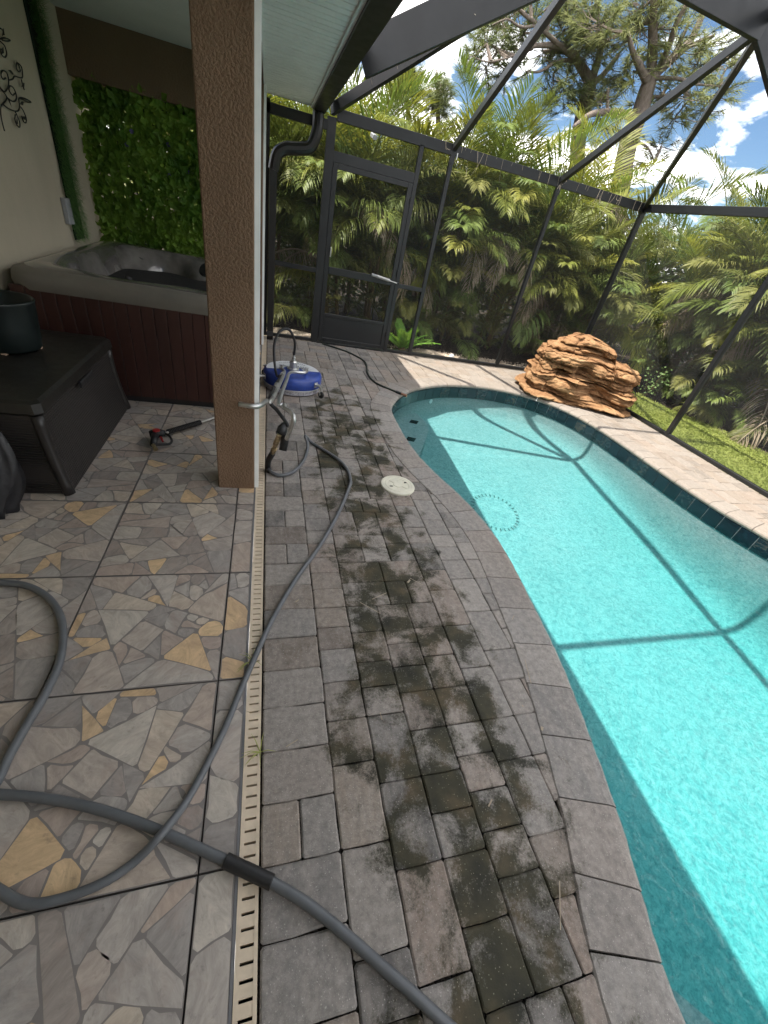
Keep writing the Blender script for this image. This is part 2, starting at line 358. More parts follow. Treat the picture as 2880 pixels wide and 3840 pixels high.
def m_wicker():
    t = NT('dark_resin_wicker'); p = t.pos()
    b1 = t.n('ShaderNodeTexWave', wave_type='BANDS', bands_direction='Z'); t.l(p, b1.inputs['Vector']); b1.inputs['Scale'].default_value = 22; b1.inputs['Distortion'].default_value = 0.6
    b2 = t.n('ShaderNodeTexWave', wave_type='BANDS', bands_direction='Y'); t.l(p, b2.inputs['Vector']); b2.inputs['Scale'].default_value = 16
    h = t.math('MULTIPLY', b1.outputs[1], b2.outputs[1])
    c = t.ramp(h, [(0.1,(0.030,0.026,0.024)),(0.7,(0.011,0.010,0.0095))])
    return t.done(t.bsdf(c, 0.5, 0, t.bump(h, 0.8, 0.006), 0.4))

PAVER = m_paver(); COPING = m_paver('coping_concrete', True); TILE = m_tileprint()
STUCCO = m_stucco('brown_stucco', (0.225,0.145,0.092), 84, 0.55); CREAM = m_stucco('cream_wall_paint', (0.46,0.41,0.31), 90, 0.12, 0.07)
BEAMBR = m_stucco('brown_beam_paint', (0.15,0.105,0.064), 60, 0.3, 0.08)
CEIL = m_stucco('white_ceiling', (0.55,0.55,0.50), 70, 0.25, 0.05); SOFF = simple('white_vinyl_soffit', (0.90,0.92,0.90), 0.5, 0, 0.07, 6)
BRONZE = simple('dark_bronze_aluminium', (0.0105,0.0115,0.0125), 0.40, 0.0, 0.2, 5, spec=0.5); BRONZE2 = simple('dark_gutter_metal', (0.014,0.013,0.0125), 0.38, 0.0, 0.2, 5)
SCREEN = m_screen(); WATER = m_water(); PLASTER = m_plaster(); PTILE = m_pooltile(); ROCK = m_rock()
SAND = m_gravel('joint_sand', [(0.030,0.028,0.025),(0.06,0.055,0.048),(0.045,0.04,0.034)], 160)
GRATE = simple('beige_drain_plastic', (0.60,0.50,0.375), 0.5, 0, 0.12, 20); DARK = simple('black_void', (0.006,0.006,0.006), 0.9)
HOSE = simple('grey_rubber_hose', (0.105,0.112,0.12), 0.42, 0, 0.12, 14); RUBBER = simple('black_rubber', (0.015,0.015,0.016), 0.5, 0, 0.2, 20)
STEEL = simple('brushed_steel', (0.62,0.62,0.60), 0.42, 1.0, 0.12, 20); BRASS = simple('worn_brass', (0.42,0.33,0.19), 0.38, 0.9, 0.3, 40)
BLUE = simple('scuffed_blue_plastic', (0.022,0.055,0.27), 0.38, 0, 0.3, 9, 0.1, 40); WHITEP = simple('white_decal', (0.60,0.62,0.64), 0.4, 0, 0.12, 10)
BRUSH = simple('grey_brush_skirt', (0.36,0.35,0.38), 0.9, 0, 0.5, 60, 0.5, 160); RED = simple('red_plastic', (0.36,0.02,0.02), 0.4)
LIDM = simple('cream_lid_plastic', (0.60,0.58,0.47), 0.5, 0, 0.12, 14, 0.15, 60)
ACRYL = simple('grey_acrylic_shell', (0.125,0.116,0.108), 0.16, 0, 0.6, 3, spec=0.6, coat=0.5); RIMCOV = simple('taupe_rim_acrylic', (0.15,0.137,0.115), 0.42, 0, 0.15, 5)
MAHOG = simple('mahogany_cabinet', (0.044,0.016,0.012), 0.45, 0, 0.25, 5, streak=True); WICK = m_wicker()
POTM = simple('dark_green_glaze', (0.006,0.011,0.011), 0.4, 0, 0.3, 8); BAGM = simple('black_nylon', (0.010,0.010,0.012), 0.5, 0, 0.4, 12, 0.4, 30, 0.01)
IRON = simple('black_wrought_iron', (0.012,0.012,0.012), 0.6); GREYB = simple('grey_switch_box', (0.30,0.31,0.32), 0.5)
LEAFP = m_leaf('artificial_leaf', [(0.05,0.12,0.016),(0.14,0.28,0.035),(0.30,0.46,0.07)], 0.4, 0.42)
TURF = m_leaf('artificial_garland', [(0.012,0.05,0.012),(0.05,0.13,0.03),(0.13,0.24,0.07)], 0.6, 0.15)
PALM = [m_leaf('palm_green', [(0.06,0.11,0.022),(0.115,0.165,0.034),(0.165,0.20,0.048)], 0.36, 0.30),
        m_leaf('palm_yellow_green', [(0.10,0.14,0.022),(0.165,0.195,0.034),(0.25,0.24,0.05)], 0.36, 0.35, (0.35,0.34,0.03)),
        m_leaf('palm_dry_tan', [(0.20,0.14,0.085),(0.30,0.24,0.165),(0.38,0.33,0.26)], 0.75, 0.2, (0.3,0.2,0.1)),
        m_leaf('palm_olive', [(0.075,0.09,0.022),(0.12,0.13,0.03),(0.17,0.165,0.045)], 0.4, 0.28)]
CANE = m_bark('palm_cane', (0.10,0.075,0.04), (0.26,0.19,0.10), 9); BARK = m_bark('pine_bark', (0.11,0.088,0.072), (0.28,0.23,0.195), 6)
NEEDLE = m_leaf('pine_needle', [(0.075,0.105,0.036),(0.13,0.16,0.05),(0.22,0.225,0.075)], 0.5, 0.3, (0.25,0.28,0.06))
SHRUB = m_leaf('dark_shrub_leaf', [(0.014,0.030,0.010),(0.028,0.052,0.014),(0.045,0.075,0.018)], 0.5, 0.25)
CYCAD = m_leaf('cycad_leaf', [(0.06,0.16,0.02),(0.10,0.24,0.03),(0.15,0.30,0.04)], 0.4, 0.3, (0.3,0.42,0.04))
GRASSM = m_leaf('lawn_blade', [(0.18,0.24,0.05),(0.28,0.34,0.08),(0.42,0.44,0.14)], 0.5, 0.35, (0.35,0.42,0.06))
SOIL = m_gravel('garden_soil', [(0.020,0.016,0.012),(0.045,0.034,0.025),(0.03,0.024,0.018)], 40)
PEBB = m_gravel('pale_pebbles', [(0.50,0.42,0.33),(0.68,0.58,0.46),(0.40,0.30,0.22),(0.75,0.68,0.58)], 38)
LAWNB = m_gravel('lawn_soil', [(0.15,0.20,0.05),(0.22,0.27,0.07),(0.18,0.19,0.07)], 60)
SHING = simple('roof_shingle', (0.16,0.13,0.11), 0.9, 0, 0.3, 12, 0.6, 30)

# ================================================================== THE SETTING
BACK_Y, RIGHT_X, EAVE = 6.22, 5.18, 2.44
WATER_Z = -0.15
POOL_CTRL = [(1.27,3.60),(1.29,3.94),(1.37,4.15),(1.53,4.42),(1.75,4.66),(1.98,4.83),(2.26,4.98),(2.53,5.06),(2.8,5.1),(3.08,5.1),(3.33,5.05),(3.57,4.95),(3.78,4.79),
  (3.95,4.57),(4.06,4.3),(4.12,4.0),(4.15,3.7),(4.16,3.4),(4.16,3.1),(4.16,2.8),(4.18,2.5),(4.22,2.2),(4.30,1.9),(4.40,1.55),(4.48,1.1),(4.46,0.5),(4.3,-0.2),(3.9,-0.9),(3.2,-1.4),(2.4,-1.45),(1.7,-1.15),
  (1.25,-0.7),(1.12,-0.35),(1.125,-0.15),(1.16,-0.03),(1.215,0.11),(1.27,0.26),(1.34,0.51),(1.43,0.88),(1.485,1.26),(1.527,1.60),(1.537,1.85),(1.51,2.12),(1.45,2.39),(1.37,2.64),(1.305,2.93),(1.272,3.27)]
_c = catmull([(x, y, 0) for x, y in POOL_CTRL], 10, True)
# resample evenly
_L = [0.0]
for i in range(len(_c)): _L.append(_L[-1] + (_c[(i+1) % len(_c)] - _c[i]).length)
PERIM = _L[-1]
def pool_at(s):
    s %= PERIM; lo, hi = 0, len(_c)
    while hi - lo > 1:
        m = (lo+hi)//2
        if _L[m] <= s: lo = m
        else: hi = m
    t = (s - _L[lo])/max(1e-9, _L[lo+1]-_L[lo]); a = _c[lo]; b = _c[(lo+1) % len(_c)]
    return a.lerp(b, t)
def pool_frame(s):
    p = pool_at(s); t = _n(pool_at(s+0.04) - pool_at(s-0.04)); nrm = Vector((-t.y, t.x, 0))   # outward (outline runs clockwise seen from above)
    return p, t, nrm
NP = 220
PO = [pool_at(i*PERIM/NP) for i in range(NP)]
_area = sum(PO[i].x*PO[(i+1)%NP].y - PO[(i+1)%NP].x*PO[i].y for i in range(NP))
OUT = 1.0 if _area < 0 else -1.0
NRM = []
for i in range(NP):
    t = _n(PO[(i+2)%NP] - PO[(i-2)%NP]); NRM.append(Vector((-t.y, t.x, 0))*OUT)
def signed(pt):                                             # >0 outside the pool edge
    best = 1e9; k = 0
    for i in range(0, NP):
        d = (PO[i].x-pt[0])**2 + (PO[i].y-pt[1])**2
        if d < best: best = d; k = i
    v = Vector((pt[0], pt[1], 0)) - PO[k]
    return v.dot(NRM[k]), k

# ---- ground sheets
def sheet_with_hole(name, outer, hole, z, m, **kw):
    b = MB(); X0, Y0, X1, Y1 = outer; x0, y0, x1, y1 = hole
    for r in ((X0,Y0,X1,y0),(X0,y1,X1,Y1),(X0,y0,x0,y1),(x1,y0,X1,y1)):
        b.add([(r[0],r[1],z),(r[2],r[1],z),(r[2],r[3],z),(r[0],r[3],z)], [(0,1,2,3)])
    return b.build(name, m, **kw)
sheet_with_hole('ground', (-400,-400,400,400), (-7.5,-4.5,5.22,6.26), -0.075, SOIL, kind='structure')
b = MB(); nx = 40
vs = []; 
for i in range(nx+1):
    x = -1.6 + i*(7.6/nx)
    vs += [(x, 6.262, -0.045), (x, 6.80 + 0.12*math.sin(x*2.3) + 0.10*math.sin(x*5.1+1), -0.055 + 0.02*math.sin(x*3))]
b.add(vs, [(2*i,2*i+2,2*i+3,2*i+1) for i in range(nx)])
b.build('gravel_bed', PEBB, kind='structure')
b = MB(); vs = []
for i in range(nx+1):
    y = -2.5 + i*(8.7/nx)
    vs += [(5.222, y, -0.06), (6.62 + 0.10*math.sin(y*2.1) + (0.35 if y < 4.6 else 0.35*max(0, 5.4-y)/0.8 if y < 5.4 else 0), y, -0.068)]
b.add(vs, [(2*i,2*i+1,2*i+3,2*i+2) for i in range(nx)])
lawn = b.build('lawn', LAWNB, kind='structure')
# grass blades of the lawn
b = MB()
for i in range(42000):
    x = 5.235 + rnd.random()**0.9*1.75; y = 0.6 + rnd.random()*5.3
    edge = 6.62 + 0.10*math.sin(y*2.1) + (0.35 if y < 4.6 else 0.35*max(0, 5.4-y)/0.8 if y < 5.4 else 0)
    if x > edge + rnd.gauss(0, 0.05): continue
    h = rnd.uniform(0.012, 0.04); an = rnd.random()*2*PI; l = rnd.uniform(0.012, 0.035); w = rnd.uniform(0.0025, 0.005)
    c, s_ = math.cos(an), math.sin(an)
    b.add([(x-s_*w, y+c*w, -0.062), (x+s_*w, y-c*w, -0.062), (x+c*l+s_*w*0.7, y+s_*l-c*w*0.7, -0.062+h), (x+c*l*1.7, y+s_*l*1.7, -0.062+h*0.85)], [(0,1,2),(0,2,3)], rnd.random())
b.build('grass', GRASSM, label='short bright green lawn grass along the screen wall', cat='grass', kind='stuff')
# loose pebbles
b = MB()
for i in range(2600):
    x = -0.3 + rnd.random()*5.2; y = 6.27 + rnd.random()**1.3*0.62; r = rnd.uniform(0.008, 0.022); z = -0.05
    rr = [r*rnd.uniform(0.6,1.2) for _ in range(6)]
    vs = [(x+rr[k]*math.cos(k*PI/3), y+rr[k]*math.sin(k*PI/3), z) for k in range(6)] + [(x+rnd.uniform(-.3,.3)*r, y+rnd.uniform(-.3,.3)*r, z+r*rnd.uniform(.6,1))]
    b.add(vs, [(k,(k+1)%6,6) for k in range(6)])
b.build('pebbles', PEBB, label='loose pale pebbles in the bed behind the screen wall', cat='pebbles', kind='stuff')

# ---- pool deck: slab, pavers, coping
deck = thing('pool_deck', None, None, kind='structure')
b = MB()
vs = []; rim = []
oct_ = [(0.0,-4.5),(5.2,-4.5),(5.2,6.25),(0.0,6.25)]
def to_rect(p):                                             # from pool edge out to the deck rectangle
    c = Vector((2.75,1.9,0)); d = p - c; t = 1e9
    for v, lo, hi in ((d.x,0.0-c.x,5.2-c.x),(d.y,-4.5-c.y,6.25-c.y)):
        if v > 1e-6: t = min(t, hi/v)
        elif v < -1e-6: t = min(t, lo/v)
    return c + d*t
angs = sorted(set([round(math.atan2(p.y-1.9, p.x-2.75),5) for p in PO] + [math.atan2(y-1.9, x-2.75) for x, y in oct_]))
inner = [PO[i] + NRM[i]*0.06 for i in range(NP)]
def ray_pool(an):
    d = Vector((math.cos(an), math.sin(an), 0)); c = Vector((2.75,1.9,0)); best = 0
    for i in range(NP):
        a = inner[i]-c; e = inner[(i+1)%NP]-inner[i]; den = d.x*e.y - d.y*e.x
        if abs(den) < 1e-9: continue
        t = (a.x*e.y - a.y*e.x)/den; u = (a.x*d.y - a.y*d.x)/den
        if 0 <= u <= 1 and t > best: best = t
    return c + d*best
na = len(angs)
for an in angs:
    p = ray_pool(an); q = to_rect(p); vs += [(p.x,p.y,-0.014),(q.x,q.y,-0.014)]
b.add(vs, [(2*i, 2*i+1, 2*((i+1)%na)+1, 2*((i+1)%na)) for i in range(na)])
b.build('joint_bed', SAND, deck)

COPE_W = 0.225
def clip(poly, p0, nrm):                                    # keep the side nrm points to
    out = []
    for i in range(len(poly)):
        a, c = poly[i], poly[(i+1)%len(poly)]
        da = (a[0]-p0.x)*nrm.x + (a[1]-p0.y)*nrm.y; dc = (c[0]-p0.x)*nrm.x + (c[1]-p0.y)*nrm.y
        if da >= 0: out.append(a)
        if (da >= 0) != (dc >= 0):
            t = da/(da-dc); out.append((a[0]+(c[0]-a[0])*t, a[1]+(c[1]-a[1])*t))
    return out
def poly_area(p): return 0.5*sum(p[i][0]*p[(i+1)%len(p)][1]-p[(i+1)%len(p)][0]*p[i][1] for i in range(len(p)))
def stone_geo(b, poly, z, gap=0.0016, bev=0.0055, jit=0.0028, tone=0.5, depth=0.012, r=None):
    """a tumbled stone: uneven outline, rounded shoulder, slightly tilted top"""
    r = r or rnd; cx = sum(p[0] for p in poly)/len(poly); cy = sum(p[1] for p in poly)/len(poly)
    pts = []
    n = len(poly)
    for i in range(n):
        a, c = Vector((*poly[i],0)), Vector((*poly[(i+1)%n],0)); pv = Vector((*poly[i-1],0)); L = (c-a).length; Lp = (a-pv).length
        ch = min(0.004+r.random()*0.004, L*0.2, Lp*0.2)
        if Lp > 0.03 and L > 0.03: pts += [a + (pv-a)*(ch/Lp), a + (c-a)*(ch/L)]
        else: pts.append(a)
        if L > 0.07:
            for t in ((0.5,) if L < 0.17 else (0.36,0.68)): pts.append(a + (c-a)*t + Vector((r.uniform(-jit,jit), r.uniform(-jit,jit), 0)))
    ctr = Vector((cx,cy,0)); m = len(pts)
    hx = max(1e-3, (max(p.x for p in pts)-min(p.x for p in pts))/2); hy = max(1e-3, (max(p.y for p in pts)-min(p.y for p in pts))/2)
    def ring(k, zz):                                         # drawn in towards the middle, so that corners never fold over
        fx, fy = max(0.3, 1-k/hx), max(0.3, 1-k/hy)
        return [Vector((cx+(p.x-cx)*fx, cy+(p.y-cy)*fy, zz)) for p in pts]
    tx, ty = r.uniform(-0.008,0.008), r.uniform(-0.008,0.008); dz = r.uniform(-0.0015,0.0012)
    tilt = lambda p: p + Vector((0,0,(p.x-cx)*tx + (p.y-cy)*ty + dz))
    vs = ring(gap, z-depth) + [tilt(p) for p in ring(gap, z-bev*0.75)] + [tilt(p) for p in ring(gap+bev, z)]
    fs = [(i,(i+1)%m,m+(i+1)%m,m+i) for i in range(m)] + [(m+i,m+(i+1)%m,2*m+(i+1)%m,2*m+i) for i in range(m)] + [tuple(range(2*m,3*m))]
    b.add(vs, fs, tone)
U = 0.0797
GX, GY = 66, 100
Y_BASE = 0.025 - 12*U*1.0
occ = [[False]*(GX) for _ in range(GY)]; blocks = []
prng = random.Random(21)
for gy in range(GY):
    gx = 0
    while gx < GX:
        if occ[gy][gx]: gx += 1; continue
        w = 0
        while gx+w < GX and not occ[gy][gx+w] and w < 12: w += 1
        opts = [(3,2),(3,2),(2,2),(2,2),(2,3),(2,3)]
        opts = [o for o in opts if o[0] <= w and w-o[0] != 1]
        pw, ph = prng.choice(opts) if opts else (w, 2)
        ph = min(ph, GY-gy)
        for yy in range(gy, gy+ph):
            for xx in range(gx, gx+pw): occ[yy][xx] = True
        blocks.append((gx, gy, pw, ph)); gx += pw
rects = []
for gx, gy, pw, ph in blocks:
    x0, y0, x1, y1 = 0.008+gx*U, Y_BASE+gy*U, 0.008+(gx+pw)*U, Y_BASE+(gy+ph)*U
    if pw == 3 and ph == 2 and prng.random() < 0.5: xm = (x0+x1)/2; rects += [(x0,y0,xm,y1),(xm,y0,x1,y1)]
    elif pw == 2 and ph == 3 and prng.random() < 0.45: ym = (y0+y1)/2; rects += [(x0,y0,x1,ym),(x0,ym,x1,y1)]
    else: rects.append((x0,y0,x1,y1))
LID = Vector((0.975, 2.43, 0)); LID_R = 0.132
pav = []
for x0, y0, x1, y1 in rects:
    x1 = min(x1, 5.155); y1 = min(y1, 6.195)
    if x1-x0 < 0.03 or y1-y0 < 0.03 or y0 < -0.9: continue
    poly = [(x0,y0),(x1,y0),(x1,y1),(x0,y1)]; c = ((x0+x1)/2,(y0+y1)/2)
    d, k = signed(c)
    if d < COPE_W - 0.2: continue
    if d < COPE_W + 0.25:
        # cut against the coping's outer edge, twice where the edge bends
        bend = (NRM[(k+3)%NP]-NRM[(k-3)%NP]).dot(PO[(k+3)%NP]-PO[(k-3)%NP])   # >0 where the pool bulges outwards
        for kk in ((k,) if bend > 0 else (k, (k+3)%NP, (k-3)%NP)): poly = clip(poly, PO[kk] + NRM[kk]*(COPE_W-0.004), NRM[kk])
        if len(poly) < 3 or poly_area(poly) < 0.0003: continue
    px = [proj((p[0],p[1],0)) for p in poly]
    if any(q[0] is None for q in px): continue
    if all(q[0] < -60 or q[0] > IW+60 or q[1] > IH+150 for q in px): continue
    pav.append((abs(poly_area(px)), poly))
pav.sort(key=lambda t: -t[0])
rest = MB()
for i, (ar, poly) in enumerate(pav):
    tone = rnd.random(); bb = MB() if i < 300 else rest
    stone_geo(bb, poly, 0.0, tone=tone if tone != 0.5 else 0.51)
    if i < 300: bb.build('paver', PAVER, deck)
if rest.v: rest.build('paver_field', PAVER, deck, kind='stuff')
# coping stones with a rounded nose over the water
s0 = 0.0; ci = 0
crng = random.Random(5)
while s0 < PERIM - 0.12:
    ln = crng.choice((0.165,0.235,0.235,0.16)); 
    if PERIM - s0 - ln < 0.12: ln = PERIM - s0
    mid, _, _ = pool_frame(s0+ln/2); q = proj(mid)
    if q[0] is not None and -250 < q[0] < IW+250 and q[1] < IH+300:
        bb = MB(); tone = crng.random(); g = 0.0025; k = 5; rows = []
        dzc = crng.uniform(-0.001,0.0015)
        prof = [(COPE_W,-0.03),(COPE_W,-0.004),(COPE_W-0.006,0.003),(0.03,0.003),(0.004,-0.002),(-0.012,-0.014),(-0.016,-0.028),(-0.010,-0.043),(0.004,-0.050),(0.06,-0.052)]
        for j in range(k+1):
            p, t, nr = pool_frame(s0 + g + (ln-2*g)*j/k); nr = nr*OUT; wv = 0.002*math.sin(j*2.1+ci)
            rows.append([p + nr*(o+wv) + Vector((0,0,z+dzc)) for o, z in prof])
        m = len(prof); vs = [v for r_ in rows for v in r_]
        fs = [(j*m+i, j*m+i+1, (j+1)*m+i+1, (j+1)*m+i) for j in range(k) for i in range(m-1)] + [tuple(range(m)), tuple(range(k*m,(k+1)*m))[::-1]]
        bb.add(vs, fs, tone); bb.build('coping_stone', COPING, deck)
    s0 += ln; ci += 1

# the deck goes on behind the camera, unseen, added to bounce light
b = MB()
for x0, y0, x1, y1 in ((0.01,-4.18,1.0,-0.92),(1.0,-4.18,4.7,-1.78),(4.7,-4.18,5.15,-0.92)): b.add([(x0,y0,-0.002),(x1,y0,-0.002),(x1,y1,-0.002),(x0,y1,-0.002)], [(0,1,2,3)], 0.45)
b.build('deck_extension', PAVER, deck)

# ---- pool shell, waterline tiles, water
pool = thing('pool_basin', None, None, kind='structure')
def floor_d(y): return 0.50 + (4.0-y)*0.165 if y < 4.0 else 0.50 - (y-4.0)*0.07
b = MB(); rings = [(0.0,-0.045,None),(0.0,-0.30,None),(0.012,None,0.72),(0.04,None,0.85),(0.10,None,0.94),(0.20,None,0.985),(0.34,None,1.0)]
rv = []
for o, z, fr in rings:
    for i in range(NP):
        p = PO[i] - NRM[i]*o; d = floor_d(p.y)
        rv.append((p.x, p.y, z if fr is None else -max(d*fr, 0.30+o*0.2)))
m = len(rings)
fs = [(k*NP+i, k*NP+(i+1)%NP, (k+1)*NP+(i+1)%NP, (k+1)*NP+i) for k in range(m-1) for i in range(NP)]
b.add(rv, fs)
# floor: fill the last ring with a fan of inner rings towards a spine so that it follows the slope
last = [Vector(v) for v in rv[(m-1)*NP:]]
prev = [(m-1)*NP + i for i in range(NP)]
for kf in (0.25, 0.5, 0.75, 1.0):
    o = len(b.v); 
    for v in last:
        c = Vector((2.75, max(-0.4, min(4.0, v.y)), 0)); q = v.lerp(c, kf); b.v.append((q.x, q.y, -floor_d(q.y)))
    for i in range(NP): b.f.append((prev[i], prev[(i+1)%NP], o+(i+1)%NP, o+i)); b.a.append(0.5)
    prev = list(range(o, o+NP))
b.build('shell', PLASTER, pool, smooth=True)
# bench in the far end and step at the near end
b = MB(); bench = [(1.22,3.36),(1.50,3.44),(1.64,3.66),(1.76,3.90),(1.88,4.15),(1.95,4.40),(1.93,4.62),(1.86,4.78),(1.62,4.56),(1.35,4.20),(1.24,3.80)]
bp = [(v.x, v.y) for v in catmull([(x,y,0) for x, y in bench], 4, True)]
b.prism(bp, -0.75, -0.345); b.build('bench', PLASTER, pool)
b = MB()
for cx_, cy_, an in ((1.79,4.44,0.5),(1.60,3.94,0.5)):
    pass
for cx_, cy_, an in ((1.79,4.44,0.35),(1.605,3.945,0.35)):
    d = MB(); c, s_ = math.cos(an), math.sin(an)
    q = [(0.075,0),(0,0.06),(-0.075,0),(0,-0.06)]
    d.prism([(cx_+x*c-y*s_, cy_+x*s_+y*c) for x, y in q], -0.346, -0.338); d.build('marker_tile', PTILE, pool)
b = MB(); b.prism([(1.05,0.02),(1.33,0.02),(1.62,-0.30),(1.85,-0.75),(1.9,-1.3),(1.2,-1.3),(1.0,-0.5)], -1.6, -0.52); b.build('step', PLASTER, pool)
# main drain ring on the floor
c0 = Vector((2.56,3.30,0)); d0 = floor_d(3.3)
rc = Pz(1862,1907,-d0+0.0); 
b = MB()
for k in range(64):
    an = 2*PI*k/64; r0, r1 = 0.235, 0.27
    if k % 2: continue
    ps = [(rc.x+r*math.cos(a_)*1.0, rc.y+r*math.sin(a_)*1.0) for r, a_ in ((r0,an),(r1,an),(r1,an+0.055),(r0,an+0.055))]
    b.add([(x, y, -floor_d(y)+0.006) for x, y in ps], [(0,1,2,3)])
b.build('main_drain_ring', simple('drain_ring_slots', (0.06,0.10,0.10), 0.7), pool)
# return fitting
f0, _, nf = None, None, None
b = MB(); q = Pz(1602,1515,-0.30); dS, kS = signed((q.x,q.y)); pS = PO[kS]; b.lathe([(0.0,0.0),(0.028,0.004),(0.032,0.0)], pS - NRM[kS]*0.006 + Vector((0,0,-0.235)), 16, axis=-NRM[kS]); b.build('return_fitting', WHITEP, pool)
# glazed tiles of the waterline
tl = 0.152; nt = int(PERIM/tl); tl = PERIM/nt
for i in range(nt):
    p, t, nr = pool_frame((i+0.5)*tl); nr = nr*OUT; q = proj(p)
    if q[0] is None or not (-100 < q[0] < IW+300) or q[1] > IH*0.62: continue
    if (EYE - p).dot(nr) > 0.1: continue
    bb = MB(); rows = []
    for j in (0,1,2):
        pp, tt, n2 = pool_frame(i*tl + 0.003 + (tl-0.006)*j/2); n2 = n2*OUT
        rows.append([pp - n2*o + Vector((0,0,z)) for o, z in ((0.0,-0.05),(0.008,-0.0535),(0.008,-0.196),(0.0,-0.20))])
    vs = [v for r_ in rows for v in r_]
    bb.add(vs, [(j*4+k, j*4+k+1, (j+1)*4+k+1, (j+1)*4+k) for j in (0,1) for k in (0,1,2)] + [(0,1,2,3),(8,11,10,9)], rnd.random()); bb.build('waterline_tile', PTILE, pool)
b = MB(); wp = [(p + n_*0.02) for p, n_ in zip(PO, NRM)]
b.prism([(p.x,p.y) for p in wp], -2.6, WATER_Z)
b.build('water', WATER, kind='structure')

# ---- channel drain along the edge of the deck
dr = thing('channel_drain', 'beige slotted channel drain running between tile floor and pavers', 'drain', (-0.025, 3.0, 0))
DX0, DX1 = -0.053, 0.003; pit = 0.0311; seg = 0.809
b = MB(); b.box((DX0+0.004,-0.9,-0.05),(DX1-0.004,6.19,-0.03)); b.build('channel', DARK, dr)
y = -0.80
while y < 6.18:
    y1 = min(y+seg-0.002, 6.19); b = MB()
    b.box((DX0,y,-0.03),(DX0+0.012,y1,0.002)); b.box((DX1-0.010,y,-0.03),(DX1,y1,0.002))
    yy = y; n = int((y1-y)/pit)
    for k in range(n+1):
        e = yy+pit*k; e1 = min(e+pit-0.0065, y1)
        if e1 > e: b.box((DX0+0.012,e,-0.025),(DX1-0.010,e1,0.0005))
    b.build('grate', GRATE, dr); y += seg
b = MB(); b.box((DX0-0.009,-0.9,-0.02),(DX0-0.001,6.19,0.0)); b.build('edge_strip', simple('grey_grout_strip',(0.16,0.16,0.165),0.8), dr)

# ---- tile floor of the covered patio
patio = thing('patio_floor', None, None, kind='structure')
b = MB(); b.add([(-2.4,-4.4,-0.012),(DX0-0.009,-4.4,-0.012),(DX0-0.009,6.2,-0.012),(-2.4,6.2,-0.012)], [(0,1,2,3)]); b.build('floor_bed', simple('dark_tile_grout',(0.05,0.045,0.042),0.9), patio)
TS = 0.5955
def split_poly(poly, out, r, depth=0, target=0.0105):
    A = abs(poly_area(poly))
    if A < target*r.uniform(0.35,2.6) or depth > 9: out.append(poly); return
    # cut roughly across the longest extent at a random slant
    c = Vector((sum(p[0] for p in poly)/len(poly), sum(p[1] for p in poly)/len(poly), 0))
    best = 0; dv = Vector((1,0,0))
    for i in range(len(poly)):
        for j in range(i):
            v = Vector((poly[i][0]-poly[j][0], poly[i][1]-poly[j][1], 0))
            if v.length > best: best = v.length; dv = v
    ok = None
    for _ in range(12):
        an = math.atan2(dv.y, dv.x) + r.gauss(0, 0.42)
        nrm = Vector((math.cos(an), math.sin(an), 0)); p0 = c + dv*r.uniform(-0.16,0.16)
        a, d = clip(poly, p0, nrm), clip(poly, p0, -nrm)
        if len(a) < 3 or len(d) < 3: continue
        per = lambda q: sum(math.dist(q[i], q[i-1]) for i in range(len(q)))
        if min(abs(poly_area(a))/per(a)**2, abs(poly_area(d))/per(d)**2) > 0.036: ok = (a, d); break
    if ok is None: out.append(poly); return
    a, d = ok
    split_poly(a, out, r, depth+1, target); split_poly(d, out, r, depth+1, target)
def tile_mesh(w, h, seed):
    r = random.Random(seed); b = MB(); pieces = []
    b.box((0.002,0.002,-0.012),(w-0.002,h-0.002,-0.0006), -1.0)
    split_poly([(0.002,0.002),(w-0.002,0.002),(w-0.002,h-0.002),(0.002,h-0.002)], pieces, r)
    for poly in pieces:
        if len(poly) < 3: continue
        n = len(poly); pts = []
        g = r.uniform(0.0012,0.004)
        for i in range(n):                                   # rounded, uneven shard
            a, c, pv = Vector((*poly[i],0)), Vector((*poly[(i+1)%n],0)), Vector((*poly[i-1],0))
            L, Lp = (c-a).length, (a-pv).length
            if L < 1e-4 or Lp < 1e-4: continue
            ch = min(r.uniform(0.004,0.022), L*0.3, Lp*0.3)
            pts += [a + (pv-a)*(ch/Lp), a + (c-a)*(ch/L)]
            if L > 0.07: pts.append(a + (c-a)*r.uniform(0.35,0.65) + Vector((r.uniform(-.005,.005), r.uniform(-.005,.005), 0)))
        m_ = len(pts)
        if m_ < 3: continue
        rg = []
        for i in range(m_):
            t = pts[(i+1)%m_]-pts[i-1]
            t = _n(t) if t.length > 1e-6 else Vector((1,0,0))
            q = pts[i] - Vector((t.y,-t.x,0))*g
            rg.append((min(max(q.x,0.0022),w-0.0022), min(max(q.y,0.0022),h-0.0022)))
        if poly_area(rg) < 0.0002: continue
        tone = r.random()*0.80 if r.random() < 0.90 else r.uniform(0.84,1.0)
        o = len(b.v); b.v += [(x,y_,-0.0006) for x, y_ in rg] + [(x,y_,0.0) for x, y_ in rg]
        for i in range(m_): b.f.append((o+i,o+(i+1)%m_,o+m_+(i+1)%m_,o+m_+i)); b.a.append(tone)
        b.f.append(tuple(range(o+m_,o+2*m_))); b.a.append(tone)
    return b.mesh('tile')
variants = [tile_mesh(TS, TS, 100+k) for k in range(6)]
for v_ in variants: v_.materials.append(TILE)
strip_w = -0.163 - (DX0-0.009); strip_v = [tile_mesh(abs(DX0-0.009+0.163), TS, 200+k) for k in range(5)]
for v_ in strip_v: v_.materials.append(TILE)
trng = random.Random(3); Y0T = 0.362 - 2*0.597
